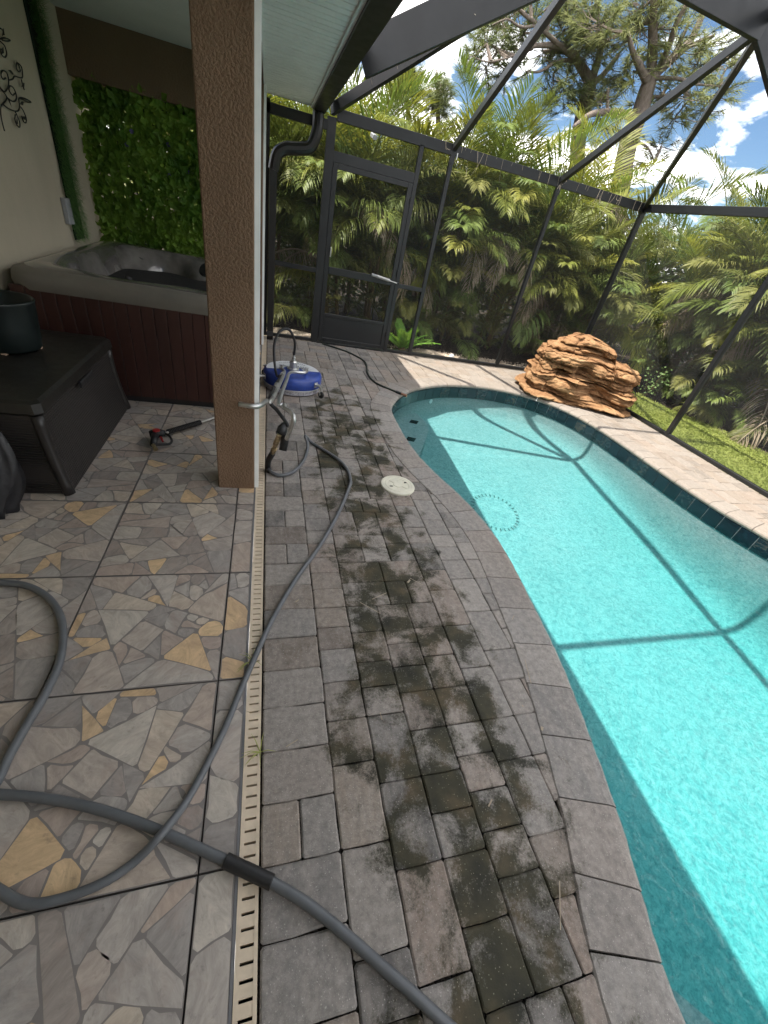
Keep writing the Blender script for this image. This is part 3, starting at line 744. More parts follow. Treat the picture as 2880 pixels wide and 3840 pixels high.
for j in range(13):
    yb = Y0T + j*0.597
    if yb > 6.0: break
    for i in range(4):
        xr = -0.163 - i*0.597
        o = obj('tile', trng.choice(variants), TILE, patio, loc=(xr-0.597+0.001, yb+0.001, 0))
        k = trng.choice((0,0,2,2,1,3)); o.rotation_euler.z = k*PI/2
        cx_, cy_ = xr-0.2985, yb+0.2985
        off = Matrix.Rotation(k*PI/2, 3, 'Z') @ Vector((TS/2, TS/2, 0)); o.location = Vector((cx_,cy_,0)) - off
    obj('tile', strip_v[j % 5], TILE, patio, loc=(-0.1622, yb+0.001, 0))

# ---- house
house = thing('house', 'brown and cream stucco house with a covered patio beside the pool', 'house', (-1.75, 3.0, 0))
WX = -1.76
b = MB(); b.box((WX-0.2,-4.4,-0.1),(WX,6.6,2.62)); b.build('side_wall', CREAM, house)
b = MB(); b.box((WX,-4.4,-0.1),(5.0,-4.2,2.62)); b.build('rear_wall', CREAM, house)
b = MB(); b.box((WX,-4.2,2.52),(-0.285,5.9,2.60)); b.build('ceiling', CEIL, house)
b = MB(); b.box((WX,5.80,2.115),(-0.06,6.02,2.52)); b.build('header_beam', BEAMBR, house)
b = MB(); b.box((-0.285,-4.2,2.45),(-0.066,6.15,2.75)); b.build('lintel_beam', STUCCO, house)
# vinyl soffit in ribbed panels
yS = -1.6
while yS < 6.16:
    b = MB(); y1 = min(yS+0.171, 6.16)
    zs = 2.44
    b.add([(x, yy, z) for x in (-0.064, 0.418) for yy, z in ((yS,zs+0.018),(yS+0.002,zs),(yS+0.074,zs),(yS+0.076,zs+0.016),(yS+0.092,zs+0.016),(yS+0.094,zs),(y1-0.012,zs),(y1-0.010,zs+0.018))],
          [(k, k+1, 8+k+1, 8+k) for k in range(7)])
    b.build('soffit_panel', SOFF, house); yS += 0.171
b = MB(); b.box((-0.064,-1.6,2.46),(0.418,6.16,2.47)); b.build('soffit_backing', CEIL, house)
b = MB(); b.box((0.420,-4.2,2.425),(0.444,6.17,2.62)); b.build('fascia', SOFF, house)
b = MB(); b.box((-0.064,-1.6,2.428),(-0.050,6.16,2.4395)); b.build('soffit_trim', SOFF, house)
# roof
b = MB(); b.add([(0.66,-4.6,2.63),(0.66,6.25,2.63),(-5.5,6.25,5.0),(-5.5,-4.6,5.0),(0.66,-4.6,2.60),(0.66,6.25,2.60),(-5.5,6.25,4.9),(-5.5,-4.6,4.9)], [(0,1,2,3),(7,6,5,4),(0,4,5,1),(1,5,6,2),(3,2,6,7),(0,3,7,4)]); b.build('roof', SHING, house)
# gutter: ogee box section
g = [(0.446,2.60),(0.446,2.405),(0.575,2.405),(0.592,2.43),(0.600,2.47),(0.622,2.51),(0.632,2.545),(0.632,2.60),(0.622,2.60),(0.60,2.545),(0.46,2.50)]
b = MB(); n = len(g); vs = [(x,y_,z) for y_ in (-4.2,6.19) for x, z in g]
b.add(vs, [(i,(i+1)%n,n+(i+1)%n,n+i) for i in range(n)] + [tuple(range(n))[::-1], tuple(range(n,2*n))]); gut = b.build('gutter', BRONZE2, house)
b = MB(); path = catmull([(0.50,6.12,2.42),(0.50,6.10,2.26),(0.44,6.09,2.105),(0.30,6.085,2.055),(0.17,6.08,2.03),(0.08,6.075,1.96),(0.045,6.075,1.82)], 6)
b.tube(path, 0.062, 12)
b.bar((0.045,6.075,1.86),(0.045,6.075,0.03),0.085,0.085,bev=0.012); b.bar((0.045,6.075,0.10),(0.045,5.99,0.03),0.08,0.07)
for o, nrm_ in (): pass
b.build('downspout', BRONZE2, house)

def column(y0, lab):
    c = thing('column', lab, 'column', (-0.172, y0+0.11, 0)); bb = MB()
    x0, x1, y1, r = -0.284, -0.062, y0+0.225, 0.006
    prof = [(x0+r,y0),(x1-r,y0),(x1,y0+r),(x1,y1-r),(x1-r,y1),(x0+r,y1),(x0,y1-r),(x0,y0+r)]
    bb.prism(prof, 0.0, 2.45); bb.build('shaft', STUCCO, c)
    bb = MB(); bb.box((x1+0.0005,y0+0.010,0.003),(x1+0.026,y0+0.06,2.438)); bb.build('screen_track', SOFF, c)
column(2.334, 'brown textured stucco column standing on the tile edge beside the drain')
column(5.70, 'far brown column beyond the hot tub, mostly hidden by the near column')

# ================================================================== POOL CAGE
cage = thing('pool_enclosure', 'dark bronze aluminium pool cage with insect screening', 'enclosure', (2.6, 6.22, 0))
BY = BACK_Y
J1 = Vector((2.13, 4.05, 3.40)); J2 = Vector((3.70, 4.05, 3.38))
def beam(name, p, q, w, h, up=Vector((0,0,1))):
    b = MB(); b.bar(p, q, w, h, up, bev=0.003); return b.build(name, BRONZE, cage)
for x, w in ((-0.025,0.05),(0.665,0.10),(2.15,0.052),(3.71,0.052),(5.18,0.075)):
    beam('post', (x,BY,0.0), (x,BY,EAVE-0.03), w, 0.055 if w < 0.09 else 0.06, Vector((0,1,0)))
    if 1 < x < 5: # splice plate and screws at the head
        b = MB(); b.box((x-0.032,BY-0.032,EAVE-0.13),(x+0.032,BY-0.029,EAVE+0.02)); b.build('splice_plate', BRONZE, cage)
beam('door_jamb', (1.745,BY,0.0), (1.745,BY,2.40), 0.055, 0.055, Vector((0,1,0)))
beam('eave_beam', (0.72,BY,EAVE), (5.18,BY,EAVE), 0.055, 0.105)
beam('eave_beam', (-0.05,BY,2.335), (0.62,BY,2.335), 0.055, 0.09)
beam('door_header', (0.715,BY,2.085), (1.718,BY,2.085), 0.055, 0.10)
beam('chair_rail', (0.0,BY,0.905), (0.615,BY,0.905), 0.05, 0.052)
beam('chair_rail', (1.773,BY,0.905), (2.124,BY,0.905), 0.05, 0.052)
for x0, x1 in ((0.0,0.615),(1.773,2.124),(2.176,3.684),(3.736,5.14)):
    beam('sill', (x0,BY,0.022), (x1,BY,0.022), 0.05, 0.044)
for y_ in (3.90, 1.58, -0.74):
    beam('post', (RIGHT_X,y_,0.0), (RIGHT_X,y_,EAVE-0.03), 0.055, 0.06, Vector((1,0,0)))
beam('eave_beam', (RIGHT_X,BY-0.04,EAVE), (RIGHT_X,-2.6,EAVE), 0.055, 0.09)
for y0, y1 in ((BY-0.04,3.93),(3.87,1.61),(1.55,-0.71)):
    beam('sill', (RIGHT_X,y0,0.022), (RIGHT_X,y1,0.022), 0.05, 0.044)
# roof members
beam('hip_rafter', (0.66,BY,EAVE+0.03), J1+Vector((0,0,-0.02)), 0.05, 0.10)
beam('rafter', (2.15,BY-0.01,EAVE+0.02), J1+Vector((0.0,0.03,-0.03)), 0.052, 0.075)
beam('rafter', (3.71,BY-0.01,EAVE+0.02), J2+Vector((0,0.03,-0.03)), 0.052, 0.075)
beam('hip_rafter', (5.17,BY-0.01,EAVE+0.02), J2+Vector((0.03,0.03,-0.03)), 0.052, 0.085)
for y_ in (4.05, 1.58, -0.74):
    a = Vector((2.13,y_,3.40)); c = Vector((3.70,y_,3.38))
    beam('transverse_beam', a, c, 0.052, 0.205)
    if y_ > 4: beam('transverse_beam', (0.645,4.40,2.53), a+Vector((-0.01,0,-0.06)), 0.052, 0.23)
    else: beam('transverse_beam', (0.63,y_,2.66), a+Vector((-0.01,0,0.0)), 0.052, 0.205)
    beam('transverse_beam', c+Vector((0.01,0,0)), (RIGHT_X-0.02,y_ if y_ < 4 else 3.92,EAVE+0.06), 0.052, 0.205)
for x in (2.13, 3.70):
    for y0, y1 in ((4.02,1.61),(1.55,-0.71),(-0.77,-2.9)): beam('purlin', (x,y0,3.42), (x,y1,3.42), 0.05, 0.075)
# screen panels
def panel(*pts):
    b = MB(); b.add([Vector(p) for p in pts], [tuple(range(len(pts)))]); return b.build('screen_panel', SCREEN, cage)
zb, zt = 0.045, EAVE-0.055
panel((0.0,BY,zb),(0.615,BY,zb),(0.615,BY,0.878),(0.0,BY,0.878)); panel((0.0,BY,0.932),(0.615,BY,0.932),(0.615,BY,2.29),(0.0,BY,2.29))
panel((0.715,BY,2.136),(1.718,BY,2.136),(1.718,BY,zt),(0.715,BY,zt))
panel((1.773,BY,zb),(2.124,BY,zb),(2.124,BY,0.878),(1.773,BY,0.878)); panel((1.773,BY,0.932),(2.124,BY,0.932),(2.124,BY,zt),(1.773,BY,zt))
panel((2.176,BY,zb),(3.684,BY,zb),(3.684,BY,zt),(2.176,BY,zt)); panel((3.736,BY,zb),(5.14,BY,zb),(5.14,BY,zt),(3.736,BY,zt))
for y0, y1 in ((BY-0.04,3.93),(3.87,1.61),(1.55,-0.71)):
    panel((RIGHT_X,y0,zb),(RIGHT_X,y1,zb),(RIGHT_X,y1,EAVE-0.046),(RIGHT_X,y0,EAVE-0.046))
E_ = EAVE+0.06
panel((0.70,BY,E_),(2.12,BY,E_),(2.13,4.07,3.45)); panel((2.18,BY,E_),(3.68,BY,E_),(3.67,4.07,3.43),(2.16,4.07,3.44)); panel((3.74,BY,E_),(5.16,BY,E_),(3.72,4.07,3.43))
panel((0.64,BY-0.05,E_+0.05),(2.11,4.07,3.45),(0.64,4.07,2.76))
panel((5.17,BY-0.05,E_),(3.72,4.05,3.43),(5.17,3.95,E_))
for y0, y1 in ((4.02,1.61),(1.55,-0.71)):
    panel((2.16,y0,3.462),(3.67,y0,3.462),(3.67,y1,3.462),(2.16,y1,3.462)); panel((0.64,y0,2.76),(2.10,y0,3.46),(2.10,y1,3.46),(0.64,y1,2.76))
    panel((3.73,y0,3.46),(5.17,y0,E_),(5.17,y1,E_),(3.73,y1,3.46))
b = MB(); b.bar((2.20,BY-0.035,EAVE-0.02),(2.20,BY-0.035,EAVE-0.08),0.012,0.012); b.build('cable_hook', STEEL, cage)

# ---- screen door
door = thing('screen_door', 'dark bronze screen door with kick plate and silver pneumatic closer', 'door', (1.215, BY, 0))
def dbar(name, p, q, w, h, m=BRONZE, up=Vector((0,1,0))):
    b = MB(); b.bar(p, q, w, h, up, bev=0.003); return b.build(name, m, door)
dx0, dx1, dy = 0.7165, 1.7155, BY-0.012
dbar('stile', (dx0+0.03,dy,0.03), (dx0+0.03,dy,2.0335), 0.06, 0.034); dbar('stile', (dx1-0.03,dy,0.03), (dx1-0.03,dy,2.0335), 0.06, 0.034)
for z, h in ((2.006,0.055),(0.935,0.085),(0.385,0.045),(0.055,0.05)):
    dbar('rail', (dx0+0.062,dy,z), (dx1-0.062,dy,z), h, 0.034, up=Vector((0,1,0)))
b = MB(); b.box((dx0+0.062,dy-0.006,0.082),(dx1-0.062,dy+0.006,0.36)); b.build('kick_plate', BRONZE, door)
for z0, z1 in ((0.41,0.89),(0.98,1.976)):
    b = MB(); b.add([(dx0+0.062,dy,z0),(dx1-0.062,dy,z0),(dx1-0.062,dy,z1),(dx0+0.062,dy,z1)], [(0,1,2,3)]); b.build('door_screen', SCREEN, door)
b = MB(); b.tube([(1.36,dy-0.045,0.985),(1.62,dy-0.045,0.952)], 0.019, 10); cl = b.build('closer', simple('grey_painted_metal',(0.22,0.22,0.22),0.35), door)
b = MB(); b.tube([(1.62,dy-0.045,0.952),(1.75,dy-0.04,0.937)], 0.006, 8); b.build('closer_rod', STEEL, cl)
b = MB(); b.box((1.735,dy-0.05,0.925),(1.765,dy-0.012,0.95)); b.build('closer_bracket', BRONZE, door)
b = MB(); b.box((0.775,dy-0.03,1.09),(0.79,dy-0.017,1.20)); b.tube([(0.782,dy-0.055,1.10),(0.782,dy-0.06,1.145),(0.782,dy-0.055,1.19)], 0.006, 6); b.build('handle', STEEL, door)
for z in (0.25,1.05,1.85):
    b = MB(); b.tube([(1.716,dy-0.024,z-0.04),(1.716,dy-0.024,z+0.04)], 0.009, 8); b.build('hinge', BRONZE, door)
b = MB(); b.box((dx0-0.02,BY-0.05,0.0),(dx1+0.02,BY+0.03,0.016)); b.build('threshold', BRONZE, door)
# small camera under the eave beam
q = Py(1400,508,BY-0.05)
sc = thing('security_camera', 'small black camera hanging under the beam above the screen door', 'camera', (q.x,q.y,q.z))
b = MB(); b.bar((q.x,q.y,EAVE-0.055),(q.x,q.y,q.z+0.01),0.016,0.016); b.build('mount', RUBBER, sc)
b = MB(); b.bar((q.x-0.01,q.y+0.02,q.z+0.005),(q.x+0.012,q.y-0.06,q.z-0.02),0.05,0.045,bev=0.008); b.build('housing', GREYB, sc)

# ================================================================== FURNITURE AND TOOLS
# ---- hot tub
TX0, TX1, TY0, TY1 = -1.70, -0.085, 3.57, 5.70
tub = thing('hot_tub', 'hot tub with grey acrylic shell and mahogany panelled cabinet behind the column', 'hot tub', ((TX0+TX1)/2, (TY0+TY1)/2, 0))
b = MB(); b.box((TX0+0.02,TY0+0.02,0.0),(TX1-0.02,TY1-0.02,0.05)); b.build('base', RUBBER, tub)
b = MB(); b.box((TX0+0.03,TY0+0.03,0.05),(TX1-0.03,TY1-0.03,0.70)); b.build('cabinet_core', DARK, tub)
x = TX0+0.012; prn = random.Random(4)
while x < TX1-0.02:
    w = min(0.0875, TX1-0.012-x); b = MB(); b.bar((x+w/2,TY0+0.014,0.05),(x+w/2,TY0+0.014,0.775),w-0.004,0.022,Vector((0,1,0)),bev=0.003); b.build('cabinet_board', MAHOG, tub); x += 0.0875
y = TY0+0.03
while y < TY1-0.03:
    w = min(0.0875, TY1-0.012-y); b = MB(); b.bar((TX1-0.014,y+w/2,0.05),(TX1-0.014,y+w/2,0.775),w-0.004,0.022,Vector((1,0,0)),bev=0.003); b.build('cabinet_board', MAHOG, tub); y += 0.0875
# shell: lip, rim and moulded basin as one surface
def rrect(x0,y0,x1,y1,r,n=14):
    o = []
    for cx_, cy_, a0 in ((x1-r,y1-r,0),(x0+r,y1-r,PI/2),(x0+r,y0+r,PI),(x1-r,y0+r,1.5*PI)):
        for k in range(n): an = a0 + PI/2*k/(n-1); o.append((cx_+r*math.cos(an), cy_+r*math.sin(an)))
    # subdivide straight runs
    out = []
    for i in range(len(o)):
        a, c = o[i], o[(i+1)%len(o)]; L = math.dist(a,c); k = max(1,int(L/0.09))
        for j in range(k): out.append((a[0]+(c[0]-a[0])*j/k, a[1]+(c[1]-a[1])*j/k))
    return out
base = rrect(TX0,TY0,TX1,TY1,0.16); n = len(base); cxm, cym = (TX0+TX1)/2, (TY0+TY1)/2
def tub_ring(ins, z, wav=0.0):
    o = []
    for i, (x, y) in enumerate(base):
        hx, hy = (TX1-TX0)/2, (TY1-TY0)/2; k = 1 - ins/ min(hx,hy)
        an = math.atan2((y-cym)/hy, (x-cxm)/hx)
        wv = wav*(0.5*math.sin(an*4+0.6) + 0.35*math.sin(an*7+1.9))
        o.append((cxm+(x-cxm)*(k+wv), cym+(y-cym)*(k+wv), z + wav*0.35*math.sin(an*5+0.8)))
    return o
rr = [(0.0,0.755,0),(-0.008,0.80,0),(0.0,0.85,0),(0.012,0.868,0)]
b = MB(); rgs = [tub_ring(*a) for a in rr + [(0.06,0.885,0.0)]]
vs = [v for r_ in rgs for v in r_]; b.add(vs, [(k*n+i,k*n+(i+1)%n,(k+1)*n+(i+1)%n,(k+1)*n+i) for k in range(len(rgs)-1) for i in range(n)]); b.build('rim', RIMCOV, tub, smooth=True)
b = MB(); rgs = [tub_ring(*a) for a in [(0.06,0.885,0.0),(0.10,0.895,0.0),(0.16,0.885,0.02),(0.20,0.85,0.05),(0.23,0.74,0.09),(0.28,0.60,0.12),(0.36,0.50,0.12),(0.46,0.45,0.08),(0.52,0.33,0.05),(0.60,0.20,0.03),(0.70,0.17,0.0)]]
vs = [v for r_ in rgs for v in r_]; k_ = len(rgs)
b.add(vs + [(cxm,cym,0.17)], [(k*n+i,k*n+(i+1)%n,(k+1)*n+(i+1)%n,(k+1)*n+i) for k in range(k_-1) for i in range(n)] + [((k_-1)*n+i,(k_-1)*n+(i+1)%n,k_*n) for i in range(n)]); b.build('basin', ACRYL, tub, smooth=True)
for px, py, r in ((245,1012,0.032),(532,968,0.028),(480,1048,0.026)):
    q = Pz(px,py,0.80); b = MB(); b.lathe([(0.0,0.01),(r*0.5,0.012),(r*0.55,0.02),(r,0.022),(r*1.1,0.0)], q, 16, axis=_n(Vector((cxm-q.x,cym-q.y,0.9)))); b.build('jet', RUBBER, tub)
q = Pz(765,1010,0.86)
b = MB(); b.lathe([(0.0,0.02),(0.07,0.018),(0.085,0.0)], (q.x+0.03,q.y,0.86), 20, axis=Vector((-0.3,-0.7,0.8))); b.build('headrest', RUBBER, tub)
# slatted black cover panel resting in the tub
pa = [Pz(490,1040,0.86), Pz(800,1092,0.86), Pz(800,1138,0.875), Pz(482,1078,0.87)]
fb = thing('filter_grille', 'dark slatted plastic panel lying inside the hot tub rim', 'panel', (sum((p for p in pa), Vector())/4))
ux = _n(Vector((1,0.0,0))); y0_ = min(p.y for p in pa)
for k in range(3):
    b = MB(); yk = TY0+0.16+k*0.125; b.bar((-0.92+0.02*k,yk,0.80+0.012*k),(-0.14,yk,0.80+0.012*k),0.112,0.03,bev=0.006); b.build('slat', RUBBER, fb)
b = MB(); b.bar((-0.90,TY0+0.11,0.80),(-0.90,TY0+0.46,0.825),0.05,0.02); b.build('crossbar', RUBBER, fb)

# ---- storage box
sb = thing('storage_box', 'dark wicker storage box with closed lid standing by the cream wall', 'storage box', (-1.38, 2.8, 0))
sx0, sx1, sy0, sy1 = -1.735, -1.055, 2.205, 3.44
def flare(x0,x1,y0,y1,z,r=0.03): return [(x0,y0+r,z),(x0+r,y0,z),(x1-r,y0,z),(x1,y0+r,z),(x1,y1-r,z),(x1-r,y1,z),(x0+r,y1,z),(x0,y1-r,z)]
b = MB(); rows = []
for k in range(9):
    t = k/8; bulge = 0.055*(1-t)**2.0 - 0.055
    rows.append(flare(sx0, sx1+bulge*0.9, sy0-bulge*0.55, sy1+bulge*0.55, 0.01+0.455*t))
vs = [v for r_ in rows for v in r_]; b.add(vs, [(k*8+i,k*8+(i+1)%8,(k+1)*8+(i+1)%8,(k+1)*8+i) for k in range(8) for i in range(8)] + [tuple(range(8))[::-1], tuple(range(64,72))]); b.build('body', WICK, sb)
for cx_, cy_, sgn in ((sx1, sy0, -1), (sx1, sy1, 1)):       # smooth corner posts
    b = MB(); pts = []
    for k in range(9):
        t = k/8; bulge = 0.055*(1-t)**2.0 - 0.055; pts.append((cx_+bulge*0.9-0.012, cy_ + (-bulge*0.55 if sgn < 0 else bulge*0.55) - sgn*0.012, 0.005+0.46*t))
    b.tube(pts, 0.030, 8); b.build('corner_post', simple('dark_resin_trim',(0.018,0.016,0.015),0.4), sb, smooth=True)
lx1, ly0, ly1 = sx1-0.035, sy0+0.02, sy1-0.02
lidr = [flare(sx0,lx1,ly0,ly1,0.472),flare(sx0,lx1+0.012,ly0-0.012,ly1+0.012,0.485),flare(sx0,lx1+0.008,ly0-0.008,ly1+0.008,0.535),flare(sx0,lx1-0.01,ly0+0.01,ly1-0.01,0.548),flare(sx0,lx1-0.10,ly0+0.10,ly1-0.10,0.553)]
b = MB(); vs = [v for r_ in lidr for v in r_]; b.add(vs, [(k*8+i,k*8+(i+1)%8,(k+1)*8+(i+1)%8,(k+1)*8+i) for k in range(4) for i in range(8)] + [tuple(range(8))[::-1], tuple(range(32,40))]); lid = b.build('lid', simple('dark_resin_lid',(0.014,0.013,0.011),0.4,0,0.2,8,0.25,90), sb)
b = MB(); b.bar((lx1+0.016,2.72,0.455),(lx1+0.016,2.93,0.455),0.014,0.035,bev=0.004); b.build('lid_handle', RUBBER, lid)
# ---- planter on the box
pc = Vector((-1.475, 2.955, 0.556))
pot = thing('plant_pot', 'dark green cylindrical pot standing on the wicker storage box', 'pot', pc)
b = MB(); b.lathe([(0.0,0.006),(0.140,0.006),(0.150,0.02),(0.162,0.14),(0.172,0.265),(0.176,0.275),(0.170,0.282),(0.160,0.276),(0.150,0.15),(0.142,0.06),(0.0,0.06)], pc, 40); b.build('body', POTM, pot, smooth=True)
for an in (-1.45,-2.5,0.4):
    b = MB(); b.box((pc.x+0.128*math.cos(an)-0.013,pc.y+0.128*math.sin(an)-0.013,pc.z-0.002),(pc.x+0.128*math.cos(an)+0.013,pc.y+0.128*math.sin(an)+0.013,pc.z+0.018)); b.build('pot_foot', simple('tan_pot_foot',(0.42,0.30,0.22),0.7), pot)
# ---- black sack slumped against the near end of the box
bgc = Vector((-1.40, 2.10, 0))
b = MB(); rows = []; nb = 28
for k in range(19):
    t = k/18; z = 0.0 + 0.60*t; w = 0.14*(1-t)**0.5*0.5 + 0.055 + 0.03*math.sin(t*5) + 0.05*max(0,(0.06-t))*6
    row = []
    for i in range(nb):
        an = 2*PI*i/nb; f = 1 + 0.14*math.sin(an*5+t*4) + 0.10*math.sin(an*9-t*7+1)
        row.append((bgc.x + 0.06*math.sin(t*2.5) + w*f*math.cos(an), bgc.y + 0.10*t - 0.06*(1-t)**2 + w*0.55*f*math.sin(an), z))
    rows.append(row)
vs = [v for r_ in rows for v in r_]
b.add(vs, [(k*nb+i,k*nb+(i+1)%nb,(k+1)*nb+(i+1)%nb,(k+1)*nb+i) for k in range(18) for i in range(nb)] + [tuple(range(nb))[::-1], tuple(range(18*nb,19*nb))])
b.build('sack', BAGM, smooth=True, label='black folded nylon sack hanging at the near end of the storage box', cat='bag')

# ---- pressure washer gun lying on the tiles
gn = thing('spray_gun', 'black trigger spray gun with red trigger lying on the tile floor', 'spray gun', (-0.74, 2.95, 0))
g0 = Pz(588,1627,0.05); g1 = Pz(620,1625,0.05); gH = Pz(575,1668,0.045); gE = Pz(583,1683,0.035)
b = MB(); b.tube([Pz(560,1628,0.05),Pz(575,1626,0.052),g0,Pz(603,1624,0.052),g1], [0.022,0.030,0.032,0.030,0.020], 10); b.build('body', RUBBER, gn, smooth=True)
b = MB(); b.tube([g0+Vector((-0.01,-0.01,0)),Pz(578,1650,0.05),gH], [0.026,0.022,0.022], 10); b.build('grip', RUBBER, gn, smooth=True)
b = MB(); b.tube([gH,gE], 0.013, 10); b.tube([gE+(gH-gE)*0.15,gE-(gH-gE)*0.15], [0.017,0.017], 6); b.build('inlet', BRASS, gn)
b = MB(); b.tube(catmull([g1,Pz(636,1636,0.045),Pz(644,1652,0.04),Pz(636,1664,0.038),Pz(612,1667,0.04),gH],6), 0.0085, 8); b.build('trigger_guard', RUBBER, gn, smooth=True)
b = MB(); b.tube([Pz(603,1640,0.045),Pz(611,1656,0.045)], [0.009,0.006], 8); b.build('trigger', RED, gn)
q = Pz(583,1619,0.078); b = MB(); b.lathe([(0.0,0.004),(0.024,0.003),(0.026,-0.004)], g0+Vector((0,0.0,0.030)), 12); b.build('badge', RED, gn)
a0, a1, a2, a3 = g1, Pz(628,1620,0.045), Pz(750,1584,0.032), Pz(860,1546,0.022)
b = MB(); b.tube([a0,a1+(a2-a1)*0.1], 0.008, 8); b.tube([a2,a3,a3+(a3-a2)*0.6], 0.008, 8); b.build('lance', STEEL, gn)
b = MB(); pts = []; rs = []
for k in range(46): t = k/45; pts.append(a1.lerp(a2,t)); rs.append(0.0205 if k % 2 else 0.0155)
b.tube(pts, rs, 10); b.build('ribbed_sleeve', RUBBER, gn)

# ---- rotary surface cleaner
sc_c = Vector((0.272, 4.30, 0)); SR = 0.298
cl = thing('surface_cleaner', 'blue round surface cleaner with steel handle and castors on the pavers', 'surface cleaner', sc_c)
b = MB(); b.lathe([(SR-0.004,0.058),(SR,0.075),(SR,0.145),(SR-0.012,0.168),(SR-0.035,0.178),(0.0,0.182)], sc_c, 56); b.build('deck_housing', BLUE, cl, smooth=True)
b = MB(); b.lathe([(SR-0.022,0.012),(SR-0.006,0.014),(SR-0.001,0.056),(SR-0.004,0.06)], sc_c, 72); b.build('brush_skirt', BRUSH, cl)
b = MB(); b.lathe([(SR+0.001,0.052),(SR+0.004,0.054),(SR+0.004,0.064),(SR+0.001,0.066)], sc_c, 56); b.build('band_clamp', STEEL, cl)
# white half of the top decal
b = MB(); ch = -0.012; rD = SR-0.028; ps = []
a0_ = math.asin(ch/rD) + 0.10
for k in range(33): an = a0_ + (PI-2*a0_+0.18)*k/32; ps.append((sc_c.x+rD*math.cos(an), sc_c.y+rD*math.sin(an)))
b.add([(x,y,0.1805 + 0.0022*(1-((x-sc_c.x)**2+(y-sc_c.y)**2)/rD**2)) for x, y in ps] + [(sc_c.x,sc_c.y+0.13,0.1845),(sc_c.x-0.1,sc_c.y+0.06,0.1845),(sc_c.x+0.1,sc_c.y+0.06,0.1845)],
      [tuple(range(33))]); b.build('decal', WHITEP, cl)
b = MB(); mk = random.Random(2)                              # worn print on the decal
for k in range(13):
    an = PI*0.30 + PI*0.42*k/12; r_ = 0.215; x, y = sc_c.x+r_*math.cos(an), sc_c.y+r_*math.sin(an); w, h = 0.008, 0.013
    for s_ in range(2): b.bar((x-w*mk.random(),y-h/2,0.186),(x+w*mk.random(),y+h/2,0.186),0.004,0.001); 
    b.bar((x-w/2,y,0.1862),(x+w/2,y+mk.uniform(-.003,.003),0.1862),0.004,0.001)
for k in range(7):
    x = sc_c.x-0.02+0.026*k; y = sc_c.y+0.115-0.012*k*0.4; w, h = 0.016, 0.026
    b.bar((x-w/2,y-h/2,0.187),(x,y+h/2,0.187),0.005,0.001); b.bar((x,y+h/2,0.1872),(x+w/2,y-h/2,0.1872),0.005,0.001)
    if k % 2: b.bar((x-w/3,y,0.1874),(x+w/3,y,0.1874),0.004,0.001)
b.bar((sc_c.x-0.13,sc_c.y+0.085,0.187),(sc_c.x-0.05,sc_c.y+0.07,0.187),0.010,0.001); b.bar((sc_c.x+0.05,sc_c.y+0.06,0.187),(sc_c.x+0.16,sc_c.y+0.03,0.187),0.012,0.001)
b.build('decal_print', simple('dark_print_ink',(0.04,0.05,0.06),0.6), cl)
b = MB(); b.lathe([(0.0,0.183),(0.062,0.183),(0.062,0.198),(0.040,0.203),(0.038,0.262),(0.030,0.272),(0.018,0.275),(0.018,0.31),(0.011,0.315),(0.011,0.34),(0.0,0.34)], sc_c, 24); b.build('swivel', STEEL, cl)
b = MB(); top = sc_c+Vector((0,0,0.33))
hA = Pz(1068,1412,0.30); hB = Pz(1020,1496,0.42)
loop = catmull([top, top+Vector((0.0,-0.01,0.13)), top+Vector((-0.06,-0.02,0.24)), top+Vector((-0.15,-0.05,0.22)), top+Vector((-0.20,-0.12,0.08)), Vector((0.10,4.02,0.20)), hA+Vector((-0.02,0.05,0.01))], 8)
b.tube(loop, 0.013, 8); b.build('feed_hose', RUBBER, cl, smooth=True)
# castors
for an in (math.radians(198), math.radians(-42), math.radians(62), math.radians(140)):
    d = Vector((math.cos(an), math.sin(an), 0)); sd = Vector((-d.y,d.x,0)); p = sc_c + d*(SR+0.002)
    b = MB(); b.bar(p+Vector((0,0,0.12)), p+d*0.075+Vector((0,0,0.12)), 0.05, 0.012, bev=0.002); b.bar(p+Vector((0,0,0.09)), p+Vector((0,0,0.14)), 0.05, 0.008, sd.cross(Vector((0,0,1)))); bk = b.build('castor_bracket', STEEL, cl)
    b = MB(); w = p + d*0.06; b.tube([w+Vector((0,0,0.12)), w+Vector((0,0,0.095))], 0.014, 10)
    b.bar(w+sd*0.017+Vector((0,0,0.10)), w+sd*0.017+d*0.015+Vector((0,0,0.035)), 0.024, 0.004, d); b.bar(w-sd*0.017+Vector((0,0,0.10)), w-sd*0.017+d*0.015+Vector((0,0,0.035)), 0.024, 0.004, d); b.build('castor_fork', STEEL, bk)
    b = MB(); b.lathe([(0.0,-0.011),(0.030,-0.011),(0.035,-0.006),(0.035,0.006),(0.030,0.011),(0.0,0.011)], w+d*0.015+Vector((0,0,0.035)), 16, axis=sd); b.build('wheel', RUBBER, bk)
